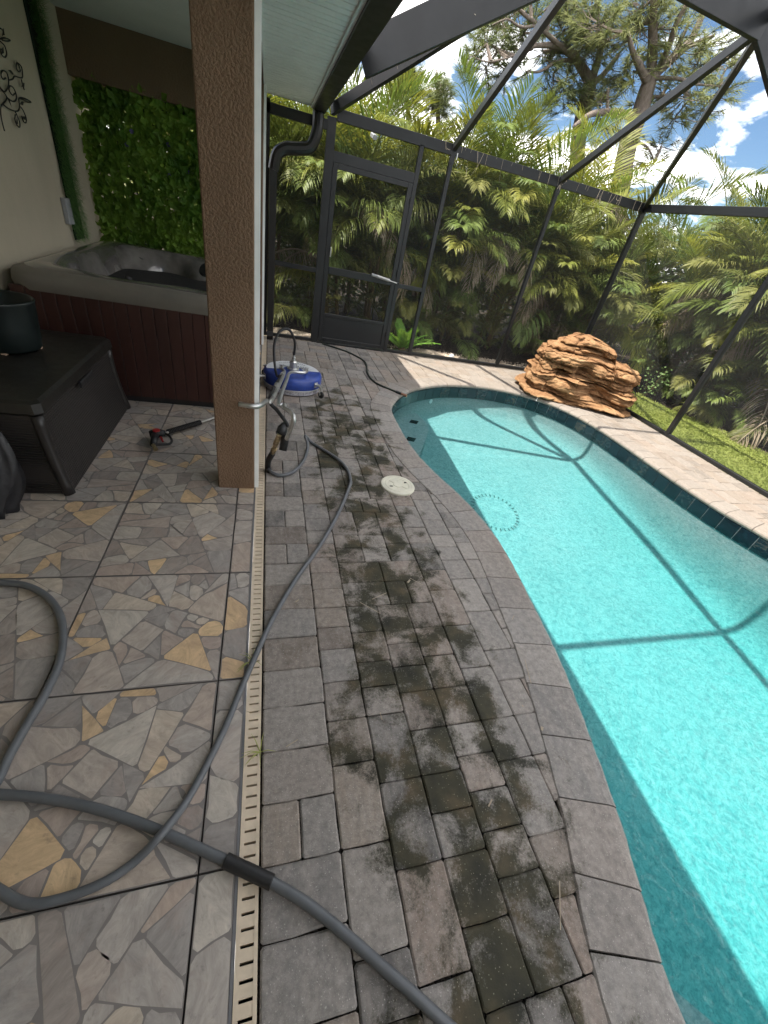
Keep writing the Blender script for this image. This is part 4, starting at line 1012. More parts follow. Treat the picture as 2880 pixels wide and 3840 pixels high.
# handle: two legs from the lugs joining into a twin tube, then a T of two grips
lugL = Vector((0.155,4.27,0.20)); lugR = Vector((0.40,4.25,0.20))
jn = Vector((0.170,3.83,0.295)); jn2 = Vector((0.205,3.83,0.29))
eB = Pz(1018,1500,0.55); eL = Pz(965,1524,0.60); gR1 = Pz(1100,1558,0.60); gR2 = Pz(1076,1645,0.42)
dB = _n(eB-jn)
for nm, pts in (('handle_tube', [lugL+Vector((0,0.03,0)), lugL+Vector((0.0,-0.06,0.03)), Vector((0.150,4.08,0.245)), jn+Vector((-0.005,0.04,0)), jn.lerp(eB,0.25)+Vector((0.0,0,0)), eB, eB.lerp(eL,0.35)+Vector((0,0.02,0)), eL, eL+Vector((-0.10,0.01,0))]),
                ('handle_tube', [lugR+Vector((0.01,0.04,0)), lugR+Vector((0.0,-0.06,0.03)), Vector((0.37,4.08,0.235)), Vector((0.26,4.02,0.25)), jn2, jn2.lerp(eB,0.25)+Vector((0.012,0,0)), eB+Vector((0.045,0,-0.01)), eB+Vector((0.075,-0.06,0)), eB.lerp(gR1,0.55)+Vector((0.01,0,0)), gR1+Vector((-0.01,0.03,0)), gR1+Vector((0,-0.03,-0.02)), gR2])):
    b = MB(); b.tube(catmull(pts, 5), 0.0142, 10); b.build(nm, STEEL, cl, smooth=True)
for lg in (lugL, lugR):
    for s_ in (-0.02, 0.02):
        b = MB(); b.bar(lg+Vector((s_,0.02,-0.02)), lg+Vector((s_,0.02,0.03)), 0.035, 0.004, Vector((1,0,0))); b.build('lug', STEEL, cl)
b = MB(); hh = [hA+Vector((-0.02,0.05,0.01)), jn.lerp(eB,0.3)+Vector((-0.02,0,0.0)), jn.lerp(eB,0.7)+Vector((-0.02,0,0.01)), eB+Vector((-0.01,-0.02,0.0)), Pz(1040,1540,0.52), Pz(1070,1580,0.48), Pz(1080,1600,0.46)]
b.tube(catmull(hh,8), 0.012, 8); b.build('feed_hose', RUBBER, cl, smooth=True)
for t in (0.12, 0.62):
    p = jn.lerp(eB,t)+Vector((-0.012,0,0.004)); b = MB(); b.tube([p-dB*0.07, p+dB*0.07], 0.021, 10); b.build('hose_clip', STEEL, cl)
# gun clamped to the grip
ga, gb, gc_, gd = Pz(1070,1590,0.46), Pz(1048,1628,0.42), Pz(1068,1650,0.36), Pz(1060,1690,0.30)
b = MB(); b.tube([ga,ga.lerp(gb,0.5),gb], [0.020,0.032,0.026], 10); b.tube([ga.lerp(gb,0.6)+Vector((0.02,0,-0.02)),gc_,gd], [0.022,0.026,0.024], 10); b.build('trigger_gun', RUBBER, cl, smooth=True)
ge, gf = Pz(1022,1700,0.18), Pz(1004,1752,0.03)
b = MB(); b.tube([gb,gb.lerp(ge,0.25)],0.016,10); b.tube([gb.lerp(ge,0.25),gb.lerp(ge,0.5)],0.020,6); b.tube([gb.lerp(ge,0.5),gb.lerp(ge,0.7)],0.014,10); b.tube([gb.lerp(ge,0.7),gb.lerp(ge,0.85)],0.021,6); b.tube([gb.lerp(ge,0.85),ge],0.014,10); b.build('brass_coupling', BRASS, cl)

# ---- hoses
K = IW/1659.0
def hose_path(pts, z=0.016, per=8, s=K):
    return catmull([Pz(p[0]*s, p[1]*s, p[2] if len(p) > 2 else z) for p in pts], per)
z6 = lambda x, y: ((900+x/2.074)/K, (1200+y/2.074)/K)
hz = [ge, ge.lerp(gf,0.5), gf]
thin = [*[z6(*p) for p in ((250,1190),(320,1208),(420,1176),(490,1100),(524,1010))], (*z6(522,950),0.06), (*z6(508,905),0.10), (*z6(520,912),0.06), *[z6(*p) for p in ((560,955),(630,998),(700,1040),(780,1098),(835,1165),(858,1240),(850,1300))],
   (730,1110),(690,1180),(640,1250),(590,1335),(555,1410),(520,1490),(487,1570),(445,1655),(400,1735),(350,1800,0.045),(290,1862),(220,1908),(130,1942),(60,1952),(0,1925),(-70,1870),(-150,1790)]
ho = thing('pressure_hose', 'grey pressure hose running from the surface cleaner across pavers and drain', 'hose', Pz(640*K,1250*K))
b = MB(); b.tube([gf.lerp(ge,-0.02)] + hose_path(thin), 0.0126, 10); b.build('hose_tube', HOSE, ho, smooth=True)
b = MB(); b.tube(catmull([ge, ge.lerp(gf,0.5)+Vector((-0.01,0,0)), gf, Pz(*[k*K for k in z6(228,1175)],0.02)],6), 0.021, 10); b.build('bend_sleeve', RUBBER, ho, smooth=True)
thick = [(-120,1255),(-60,1252),(0,1258),(60,1266),(108,1295),(134,1345),(131,1420),(102,1490),(60,1562),(20,1632),(-8,1690),(-50,1740),(-90,1740),(-60,1715),(0,1716),(100,1725),(200,1745),(280,1770),(350,1797),(420,1828),(490,1860),(585,1905),(650,1943),(700,1980),(760,2030),(820,2083),(880,2135),(940,2190),(1000,2245),(1080,2320)]
h2 = thing('washer_hose', 'thicker grey hose with black sleeve looping over the tile floor to the foreground', 'hose', Pz(490*K,1860*K))
b = MB(); b.tube(hose_path(thick, 0.0165), 0.0145, 12); b.build('hose_tube', HOSE, h2, smooth=True)
b = MB(); sl = hose_path([(487,1858.5),(510,1869.5),(535,1881),(560,1893),(588,1906.5)], 0.0185); b.tube([sl[0]]+sl+[sl[-1]], [0.0225]+[0.0195]*len(sl)+[0.022], 14); b.build('sleeve', RUBBER, h2, smooth=True)
gh = [(640,182),(740,215),(830,245),(900,278),(958,312),(984,350),(988,400),(1010,445),(1055,487),(1110,515),(1165,538),(1225,562)]
gp = thing('garden_hose', 'thin dark garden hose from the screen door to the pool edge', 'hose', Pz(*[k*K for k in z6(988,400)]))
b = MB(); b.tube(hose_path([z6(*p) for p in gh], 0.012), 0.0115, 8); b.build('hose_tube', simple('dark_green_hose',(0.02,0.028,0.022),0.45), gp, smooth=True)
e0, e1, e2 = [Pz(*[k*K for k in z6(*p)],0.016) for p in ((1215,558),(1255,574),(1296,592))]
b = MB(); b.tube([e0,e1],0.016,8); b.build('clamp', RUBBER, gp); b = MB(); b.tube([e1,e1.lerp(e2,0.4),e1.lerp(e2,0.45),e2],[0.013,0.013,0.017,0.015],10); b.build('brass_end', simple('copper_fitting',(0.38,0.19,0.12),0.4,0.6), gp)

# ---- skimmer lid
lidt = thing('skimmer_lid', 'round cream plastic skimmer lid set in the pavers near the pool edge', 'lid', LID)
b = MB(); b.lathe([(LID_R,-0.01),(LID_R,0.008),(LID_R-0.004,0.013),(LID_R-0.022,0.0145),(LID_R-0.025,0.0125),(LID_R-0.032,0.0125),(LID_R-0.035,0.0145),(LID_R-0.046,0.014),(LID_R-0.05,0.011),(0.036,0.0105),(0.034,0.0135),(0.0,0.0135)], LID, 56); b.build('plate', LIDM, lidt)
for k in range(6):
    an = PI*k/3+0.3; d = Vector((math.cos(an),math.sin(an),0)); b = MB(); b.bar(LID+d*0.036+Vector((0,0,0.0115)), LID+d*0.08+Vector((0,0,0.0115)), 0.004, 0.004); b.build('rib', LIDM, lidt)
for px, py in ((1467,1822),(1520,1810)):
    q = Pz(px,py,0.013); b = MB(); b.add([(q.x-0.011,q.y-0.009,0.0133),(q.x+0.011,q.y-0.009,0.0133),(q.x+0.011,q.y+0.009,0.0133),(q.x-0.011,q.y+0.009,0.0133)],[(0,1,2,3)]); b.build('finger_hole', DARK, lidt)

# ---- rock waterfall
def rock_mesh():
    b = MB(); NT_, NZ = 190, 96; c = Vector((4.38, 5.03, 0)); ax = _n(Vector((1.0,-0.40,0))); ay = Vector((-ax.y, ax.x, 0))
    rr_ = random.Random(17); led = []; z = 0.0
    while z < 1.25:
        h = rr_.choice((0.025,0.045,0.07,0.10,0.13)); led.append((z, z+h, rr_.uniform(-0.075,0.07))); z += h
    def ledge(z):
        for a, e, v in led:
            if a <= z < e:
                t = (z-a)/(e-a); return v + 0.030*math.sin(PI*min(1,t*1.1)) - (0.035 if t < 0.16 else 0)
        return 0
    sky_ = [(-1.0,0.58),(-0.9,0.69),(-0.7,0.76),(-0.45,0.85),(0.0,0.86),(0.28,0.80),(0.42,0.76),(0.47,0.63),(0.75,0.61),(0.93,0.58),(1.0,0.54)]
    def top_at(w):
        for (a, za), (e, ze) in zip(sky_, sky_[1:]):
            if w <= e: return za + (ze-za)*(w-a)/(e-a)
        return sky_[-1][1]
    N3 = lambda x, y, z: mnoise.noise(Vector((x, y, z)))
    vs = []
    for k in range(NZ):
        v = k/(NZ-1)
        for i in range(NT_):
            th = 2*PI*i/NT_; ct, st = math.cos(th), math.sin(th); e = 0.55
            ux = math.copysign(abs(ct)**e, ct); uy = math.copysign(abs(st)**e, st)
            top = top_at(max(-1,min(1,ux))) + 0.02*N3(ux*9, uy*4, 2)
            z = v*top
            taper_x = 1 - (0.03*v**2 if ux > 0 else 0.17*v**1.1); taper_y = 1 - 0.40*v**1.4
            if v > 0.93: f = 1-((v-0.93)/0.07)**2*0.45; taper_y *= f
            u = ux*0.82
            warp = 0.07*N3(u*1.5+4, uy*0.8, z*1.6) + 0.03*N3(u*4, uy*2, z*5) + 0.03*u
            sh = ledge(max(0, z + warp + 0.12))
            sh *= 1.15 + 1.1*N3(u*2.2+7, uy*1.5, z*3.5)
            sh += 0.020*N3(u*9, uy*6, z*30+warp*40) + 0.06*N3(u*3+9, uy*3, z*5) + 0.012*N3(u*22, uy*15, z*40)
            if st < 0:
                for hx, hz, hw, hh, hd in ((0.28,0.24,0.36,0.10,0.20),(-0.50,0.36,0.17,0.055,0.15),(-0.14,0.47,0.10,0.09,0.13),(0.12,0.645,0.36,0.032,0.11),(-0.05,0.735,0.25,0.022,0.08),(0.62,0.46,0.20,0.02,0.08)):
                    sh -= hd*math.exp(-((ux-hx+0.05*N3(ux*5,z*5,1))/hw)**4 - ((z+0.16*(ux-hx)*0.5+0.03*N3(ux*6,z*3,4)-hz)/hh)**4)
                sh += 0.10*math.exp(-((ux-0.05)/0.16)**2 - ((z-0.16)/0.06)**2)
            dd = mnoise.voronoi(Vector((u*4.2+0.6*N3(u*3,z*6,3), uy*2.2, (z+warp)*9.0)))[0]; ck = dd[1]-dd[0]
            if ck < 0.14: sh -= 0.034*(1-ck/0.14)
            sh += 0.022*N3(math.floor(u*5+N3(u,z*4,1))*3.1, math.floor((z+warp)*16)*1.7, 5)
            if v < 0.05: sh -= 0.03*(1-v/0.05)
            p = c + ax*(ux*0.765*taper_x + sh*0.55*ct) + ay*(uy*0.40*taper_y + sh*1.0*st)
            vs.append((p.x, p.y, z + (0.015*N3(ct*5,st*5,v*9) if k else 0)))
    fs = [(k*NT_+i, k*NT_+(i+1)%NT_, (k+1)*NT_+(i+1)%NT_, (k+1)*NT_+i) for k in range(NZ-1) for i in range(NT_)]
    fs += [tuple(range((NZ-1)*NT_, NZ*NT_)), tuple(range(NT_))[::-1]]
    b.add(vs, fs); return b
rk = rock_mesh().build('rock_waterfall', ROCK, smooth=False, label='layered orange sandstone waterfall rock at the far corner of the pool', cat='rock')
b = MB(); r0 = Px(2348,1480,5.06)
b.tube(catmull([(5.10,4.72,0.35),(5.16,4.66,0.25),(5.155,4.63,0.10),(5.17,4.60,0.005)],6), 0.006, 6); b.tube(catmull([(5.05,4.62,0.30),(4.98,4.55,0.26),(4.90,4.50,0.22)],5), 0.008, 6)
b.build('pump_cable', RUBBER, label='black pump tube and cable at the right end of the rock', cat='cable')

# ---- things on the cream wall
wa = thing('wall_art', 'black scrolled metal wall decoration on the cream wall', 'wall decoration', (WX+0.02, 4.5, 1.6))
def wpt(px, py, off=0.022): p = Px(px, py, WX+off); return p
zA = lambda x, y: (x*400/931.0, y*400/931.0)
curves = [[(40,1145),(15,1050),(5,960),(20,910),(70,945),(130,970),(160,965),(170,920),(165,860),(200,855),(240,870),(270,890),(240,890),(200,870),(175,860)],
          [(130,970),(150,1010),(172,1070),(170,1110),(145,1085),(130,1040),(135,1000)],[(175,930),(200,960),(228,1030),(226,1070),(205,1060),(190,1010)],
          [(0,760),(40,800),(70,760),(75,700),(60,640),(25,615),(8,650),(25,690),(50,680)],[(60,850),(110,885),(140,870),(140,820),(115,765),(85,750),(80,790),(110,830),(130,815)],
          [(75,700),(110,690),(130,665),(190,680),(196,640),(185,580),(150,550),(142,590),(165,625),(180,610)],[(185,690),(195,730),(212,785)],[(0,340),(40,330),(88,350),(60,360),(20,350)],[(0,360),(40,400),(58,470),(40,500),(10,470),(8,430),(25,440)],[(0,245),(20,260),(38,305)],[(20,910),(60,850),(0,770)]]
for c_ in curves:
    b = MB(); b.tube(catmull([wpt(*zA(*p)) for p in c_], 5), 0.0042, 6); b.build('scroll', IRON, wa)
lrng = random.Random(8)
for px, py in ((25,280),(95,630),(200,740),(75,880),(190,900),(145,1060),(210,1030),(20,440),(165,590)):
    c_ = wpt(*zA(px,py),0.024); b = MB(); an = lrng.random()*PI; d = Vector((0,math.cos(an),math.sin(an))); e = Vector((0,-d.z,d.y))
    b.add([c_-d*0.04, c_+e*0.012+Vector((0.004,0,0)), c_+d*0.04, c_-e*0.012+Vector((0.004,0,0))], [(0,1,2,3)]); b.build('leaf_ornament', IRON, wa)
b = MB(); q0, q1 = Px(232,742,WX+0.02), Px(272,838,WX+0.02)
b.bar((WX+0.022,(q0.y+q1.y)/2,q1.z),(WX+0.022,(q0.y+q1.y)/2,q0.z),0.11,0.04,Vector((1,0,0)),bev=0.006); b.build('junction_box', GREYB, label='grey electrical box on the cream wall above the hot tub', cat='electrical box')
# artificial turf garland hanging down the wall by the corner
gl = thing('turf_garland', 'strip of dark green artificial turf hanging on the cream wall by the corner', 'garland', (WX+0.02, 5.3, 0.88))
b = MB()
for k in range(7500):
    t = rnd.random()**0.9; z = 0.90 + 1.62*t; wv = 0.13 + 0.05*(1-t); yc = 5.22 + 0.06*t
    y = yc + rnd.uniform(-0.5,0.5)*wv*2 + 0.015*math.sin(z*9); x = WX+0.012+rnd.random()*0.03
    l = rnd.uniform(0.03,0.085); d = Vector((rnd.uniform(0.2,0.8), rnd.gauss(0.45,0.6), rnd.gauss(-0.4,0.6))).normalized()*l; w = rnd.uniform(0.0025,0.0045)
    b.add([(x,y-w,z),(x,y+w,z),(x+d.x,y+d.y,z+d.z)], [(0,1,2)], rnd.random())
b.build('turf_blades', TURF, gl, kind='stuff')
b = MB(); b.box((WX+0.002,5.12,0.90),(WX+0.010,5.36,2.515)); b.build('turf_backing', simple('turf_backing',(0.008,0.018,0.009),0.9), gl)
# artificial hedge panel filling the opening
lp = thing('leaf_panel', 'artificial green leaf panel filling the opening behind the hot tub', 'leaf panel', (-0.9, 5.86, 0.6))
b = MB()
for k in range(5600):
    x = rnd.uniform(-1.73,-0.30); z = rnd.uniform(0.62,2.12); y = 5.86 + rnd.gauss(0,0.018) - 0.02*rnd.random() + (0.05 if k % 3 == 0 else 0)
    L = rnd.uniform(0.055,0.095); w = L*rnd.uniform(0.32,0.42)
    d = Vector((rnd.gauss(0,0.6), rnd.gauss(-0.45,0.25), rnd.gauss(0.55,0.75))).normalized(); sd = d.cross(Vector((rnd.gauss(0,.35),-1,rnd.gauss(0,.35)))).normalized(); up = sd.cross(d)
    p = Vector((x,y,z)); 
    b.add([p, p+d*L*0.45+sd*w+up*0.004, p+d*L, p+d*L*0.45-sd*w+up*0.004, p+d*L*0.5-up*0.004], [(0,1,4),(1,2,4),(2,3,4),(3,0,4)], rnd.random())
b.build('leaves', LEAFP, lp, kind='stuff')
b = MB()
for k in range(24): z = 0.62+k*0.065; b.bar((-1.73,5.885,z),(-0.29,5.885,z),0.006,0.006)
for k in range(22): x = -1.73+k*0.068; b.bar((x,5.893,0.62),(x,5.893,2.12),0.006,0.006)
b.build('lattice', simple('dark_green_lattice',(0.01,0.02,0.01),0.8), lp)
b = MB()
for k in range(5):
    x, z = ((-1.30,1.83),(-1.36,1.72),(-0.98,1.80),(-0.82,1.62),(-1.0,1.55))[k]
    for j in range(5): an = j*1.256; b.add([(x,5.82,z),(x+0.02*math.cos(an),5.815,z+0.02*math.sin(an)),(x+0.02*math.cos(an+0.8),5.815,z+0.02*math.sin(an+0.8))],[(0,1,2)])
b.build('purple_blossoms', simple('purple_petal',(0.10,0.06,0.25),0.6), lp)
# weeds in the drain joint
for i, (px, py, lab) in enumerate(((950,2480,'small dry weed growing through the drain where the hose crosses'),(975,2820,'green weed tuft at the drain edge in the foreground'))):
    c_ = Pz(px,py); b = MB()
    for k in range(9):
        an = rnd.random()*2*PI; l = rnd.uniform(0.03,0.09); pts = [c_, c_+Vector((math.cos(an)*l*0.5,math.sin(an)*l*0.5,l*0.35)), c_+Vector((math.cos(an)*l,math.sin(an)*l,l*0.2))]; b.tube(pts,[0.0015,0.0012,0.0004],4,a=rnd.random())
    b.build('weed', GRASSM, label=lab, cat='weed')

# ================================================================== PLANTS
def frond_mesh(name, L, tilt, bend, nl, ll, vee, droop, seed, wl=0.0098, start=0.14, dead=False):
    r = random.Random(seed); b = MB(); N = 14; pts = []; p = Vector((0,0,0)); tans = []
    side_b = r.uniform(-0.25,0.25)
    for i in range(N+1):
        s = i/N; a = tilt + bend*s**1.35; t = Vector((side_b*s*math.sin(a), math.sin(a), math.cos(a))).normalized(); tans.append(t); pts.append(p.copy()); p = p + t*(L/N)
    b.cur = 0.35; b.tube(pts, [0.013*(1-0.85*i/N)+0.002 for i in range(N+1)], 5, True, 0.8)
    for k in range(nl):
        s = start + (1-start)*(k+0.5)/nl; f = s*N; i = min(N-1, int(f)); q = pts[i].lerp(pts[i+1], f-i); t = tans[i].lerp(tans[i+1], f-i).normalized()
        side0 = Vector((1,0,0)); up = side0.cross(t).normalized()
        if up.z < 0 and abs(t.z) < 0.98: up = -up
        u = (s-start)/(1-start); ln = ll*(0.45 + 0.75*math.sin(PI*min(1,u*0.93+0.07))**0.8)*(1-0.45*u)
        for sg in (-1, 1):
            if dead and r.random() < 0.25: continue
            l_ = ln*r.uniform(0.85,1.12)
            d = (side0*sg*(0.80-0.25*u) + t*(0.42+0.45*u) + up*(vee + r.gauss(0,0.10)) + Vector((0,0,r.gauss(0,0.05)))).normalized()
            g = droop*r.uniform(0.7,1.3)
            m1 = q + d*l_*0.38; d2 = (d + Vector((0,0,-g))).normalized(); m2 = m1 + d2*l_*0.36; d3 = (d2 + Vector((0,0,-g*1.3))).normalized(); tip = m2 + d3*l_*0.28
            w = wl*r.uniform(0.8,1.15)*(0.6 if dead else 1)
            wv = t.cross(d); wv = (t - d*t.dot(d))
            wv = wv.normalized() if wv.length > 1e-3 else up
            b.add([q, m1-wv*w, m1+wv*w, m2-wv*w*0.75, m2+wv*w*0.75, tip], [(0,1,2),(1,3,4,2),(3,5,4)], r.random())
    me_ = b.mesh(name); PATHS[me_.name] = [p_.copy() for p_ in pts[::2]]; me_['path'] = me_.name
    return me_
PATHS = {}
FR = {'up': [], 'mid': [], 'low': [], 'dead': []}
for k in range(3): FR['up'].append(frond_mesh('frond', 1.75+0.15*k, 0.16+0.06*k, 0.75+0.1*k, 60, 0.58, 0.40, 0.26, 40+k))
for k in range(4): FR['mid'].append(frond_mesh('frond', 1.55+0.12*k, 0.42+0.10*k, 1.25+0.12*k, 56, 0.56, 0.26, 0.42, 50+k))
for k in range(4): FR['low'].append(frond_mesh('frond', 1.25+0.12*k, 0.75+0.12*k, 1.35+0.1*k, 50, 0.50, 0.12, 0.55, 60+k))
for k in range(3): FR['dead'].append(frond_mesh('frond', 1.25+0.15*k, 0.95+0.3*k, 1.9, 48, 0.42, -0.1, 0.9, 70+k, 0.008, dead=True))
# each frond colour is a material on its own copy of the mesh data
FRM = {}
for kd, lst in FR.items():
    for mi in range(4):
        if kd == 'dead' and mi != 2: continue
        if kd != 'dead' and mi == 2: continue
        cop = []
        for me in lst: c_ = me.copy(); c_.materials.clear(); c_.materials.append(PALM[mi]); cop.append(c_)
        FRM[(kd, mi)] = cop
def fit(me, x, y, az, sc, r, reach=0.22):
    """turn or shrink a frond until it stays outside the cage"""
    pts = PATHS[me['path']]
    for _ in range(14):
        ca, sa = math.cos(az), math.sin(az); bad = False
        for p in pts:
            wx = x + sc*(p.x*ca - p.y*sa); wy = y + sc*(p.x*sa + p.y*ca)
            if wx < RIGHT_X+0.06+reach and wy < BACK_Y+0.06+reach: bad = True; break
        if not bad: return az, sc
        az += r.uniform(-0.5,0.5); sc *= 0.95
    return None
cane_me = {}
def cane(h):
    key = round(h*4)/4
    if key not in cane_me:
        b = MB(); pts = []; rs = []; n = 16
        for k in range(n*2+1): t = k/(n*2); pts.append((0.06*math.sin(t*2.0), 0.05*t*t, key*t)); rs.append((0.030 - 0.008*t) * (1.14 if k % 2 == 0 else 1.0))
        b.tube(pts, rs, 8); m_ = b.mesh('cane', True); m_.materials.append(CANE); cane_me[key] = m_
    return cane_me[key]
def palm(x, y, H, nst, label, group, seed, dead=1, lowfill=8, yellow=0.3, bias=None, skirt=0):
    r = random.Random(seed); root = thing('areca_palm', label, 'palm', (x,y,-0.07), group)
    for s in range(nst):
        a = r.random()*2*PI; rad = r.uniform(0.05,0.28); h = H*(1.0 if s == 0 else r.uniform(0.35,0.95)); h = max(0.5, h)
        bx, by = rad*math.cos(a), rad*math.sin(a); lean = r.uniform(0.0,0.13)
        obj('cane', cane(h), CANE, root, loc=(bx,by,0), rot=(lean*math.sin(a)*-1, lean*math.cos(a), r.random()*6))
        hk = round(h*4)/4; tx, ty = bx + math.cos(a)*lean*hk, by + math.sin(a)*lean*hk
        for k in range(r.randint(7,9)):
            kd = 'up' if k < 2 else 'mid' if k < 6 else 'low'
            mi = 1 if r.random() < yellow else (3 if r.random() < 0.35 else 0)
            az = r.random()*2*PI if bias is None or r.random() < 0.45 else bias + r.gauss(0,0.8)
            me_ = r.choice(FRM[(kd,mi)]); ft = fit(me_, x+tx, y+ty, az, r.uniform(0.8,1.12), r)
            if ft: obj('frond', me_, None, root, loc=(tx,ty,hk-0.05), rot=(0,0,ft[0]), scale=ft[1])
        for k in range(dead if s < 2 else 0):
            az = r.random()*2*PI if bias is None else bias + r.gauss(0,0.9)
            me_ = r.choice(FRM[('dead',2)]); ft = fit(me_, x+tx, y+ty, az, r.uniform(0.85,1.15), r, 0.1)
            if ft: obj('frond', me_, None, root, loc=(tx,ty,hk-0.05-0.1*k), rot=(0,0,ft[0]), scale=ft[1])
    for k in range(lowfill):
        mi = 1 if r.random() < yellow*0.8 else (3 if r.random() < 0.35 else 0)
        az = r.random()*2*PI if bias is None or r.random() < 0.4 else bias + r.gauss(0,0.9)
        me_ = r.choice(FRM[(r.choice(('mid','low','up')),mi)]); lx, ly = r.gauss(0,0.15), r.gauss(0,0.15); ft = fit(me_, x+lx, y+ly, az, r.uniform(0.6,0.95), r)
        if ft: obj('frond', me_, None, root, loc=(lx,ly,r.uniform(0.1,1.0)), rot=(0,0,ft[0]), scale=ft[1])
    for k in range(skirt):
        mi = 3 if r.random() < 0.4 else 0
        a = (bias if bias is not None else 0) + PI/2 + r.gauss(0,0.9); d = r.uniform(0.15,0.75); lx, ly = d*math.cos(a), d*math.sin(a)
        me_ = r.choice(FRM[(r.choice(('mid','low')),mi)]); ft = fit(me_, x+lx, y+ly, r.random()*2*PI, r.uniform(0.42,0.7), r)
        if ft: obj('frond', me_, None, root, loc=(lx,ly,r.uniform(0.0,0.35)), rot=(0,0,ft[0]), scale=ft[1])
    return root
front = [(-0.75,7.95,1.3,'areca palm behind the leaf panel left of the downspout'),(0.25,7.45,1.9,'areca palm with a bare ringed trunk between downspout and door'),(1.05,7.35,1.7,'areca palm with hanging dead fronds straight behind the screen door'),
         (1.85,7.5,1.7,'areca palm behind the narrow screen panel right of the door'),(2.65,7.4,1.8,'bright arching areca palm behind the left half of the wide screen panel'),(3.45,7.5,1.9,'tall areca palm behind the right half of the wide screen panel'),
         (4.3,7.4,1.6,'areca palm directly behind the upper left of the waterfall rock'),(5.2,7.3,1.5,'areca palm behind the corner post of the cage'),(6.15,7.2,1.4,'areca palm just right of the corner post beyond the lawn end')]
DOWN = PI                                                     # local +Y turned towards the pool
for i, (x, y, H, lab) in enumerate(front): palm(x, y+0.45, H+0.05, 4, lab, 'areca palms along the back screen wall', 300+i, 2, 8, 0.34, DOWN, 9)
for i in range(11):
    x = -1.0 + i*0.86; palm(x, 9.0 + 0.2*math.sin(i*2.2), 2.15 + 0.25*math.sin(i*1.7+0.5), 3, 'taller areca palm at the back of the hedge behind the first row', 'taller palms at the back of the hedge', 340+i, 1, 6, 0.35, DOWN)
right = [(7.55,6.35,1.6,'areca palm at the far end of the lawn, nearest the corner'),(7.75,5.5,1.7,'areca palm with dry frond tips behind the lawn, second from the corner'),(7.85,4.65,1.7,'areca palm behind the middle of the lawn, left of the right post'),
         (7.95,3.8,1.75,'areca palm behind the right post of the side wall'),(8.05,2.95,1.8,'areca palm right of the side wall post at the frame edge'),(8.1,2.1,1.8,'areca palm furthest right along the lawn edge')]
for i, (x, y, H, lab) in enumerate(right): palm(x-0.1, y, H, 4, lab, 'areca palms along the lawn', 380+i, 2, 14, 0.38, PI/2, 12)
for i in range(7):
    palm(9.1+0.2*math.sin(i*1.9), 1.6+i*1.0, 2.2 + (0.5 if i in (4,5) else 0.1*math.sin(i)), 3, 'taller areca palm behind the row along the lawn', 'taller palms behind the lawn row', 400+i, 1, 9, 0.35, PI/2)
# dense dark shrubbery closing the view behind the palms
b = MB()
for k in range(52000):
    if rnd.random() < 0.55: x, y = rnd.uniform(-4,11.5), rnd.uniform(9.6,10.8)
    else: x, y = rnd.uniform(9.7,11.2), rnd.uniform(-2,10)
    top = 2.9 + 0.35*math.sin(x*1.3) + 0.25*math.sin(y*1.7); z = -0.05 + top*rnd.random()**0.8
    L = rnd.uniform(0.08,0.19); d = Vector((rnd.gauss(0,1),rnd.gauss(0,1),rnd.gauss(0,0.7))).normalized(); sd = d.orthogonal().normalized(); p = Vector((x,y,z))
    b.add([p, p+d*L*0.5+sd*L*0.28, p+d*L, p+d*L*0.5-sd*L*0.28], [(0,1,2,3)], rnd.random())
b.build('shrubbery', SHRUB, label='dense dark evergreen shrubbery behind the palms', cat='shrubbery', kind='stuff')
# dry litter under the hedge
b = MB()
for k in range(3500):
    if rnd.random() < 0.55: x, y = rnd.uniform(-0.5,6.5), rnd.uniform(6.75,8.3)
    else: x, y = rnd.uniform(6.7,8.2), rnd.uniform(1.0,7.0)
    an = rnd.random()*2*PI; l = rnd.uniform(0.04,0.20); w = rnd.uniform(0.003,0.009); c_, s_ = math.cos(an), math.sin(an); z = -0.06+rnd.random()*0.04
    b.add([(x-s_*w,y+c_*w,z),(x+s_*w,y-c_*w,z),(x+c_*l,y+s_*l,z+rnd.uniform(-0.01,0.04))], [(0,1,2)], rnd.random())
b.build('leaf_litter', m_leaf('dull_litter', [(0.05,0.035,0.022),(0.09,0.07,0.05),(0.14,0.115,0.085)], 0.9, 0.1, (0.1,0.07,0.04)), label='dry tan leaf litter on the ground under the palms', cat='leaf litter', kind='stuff')
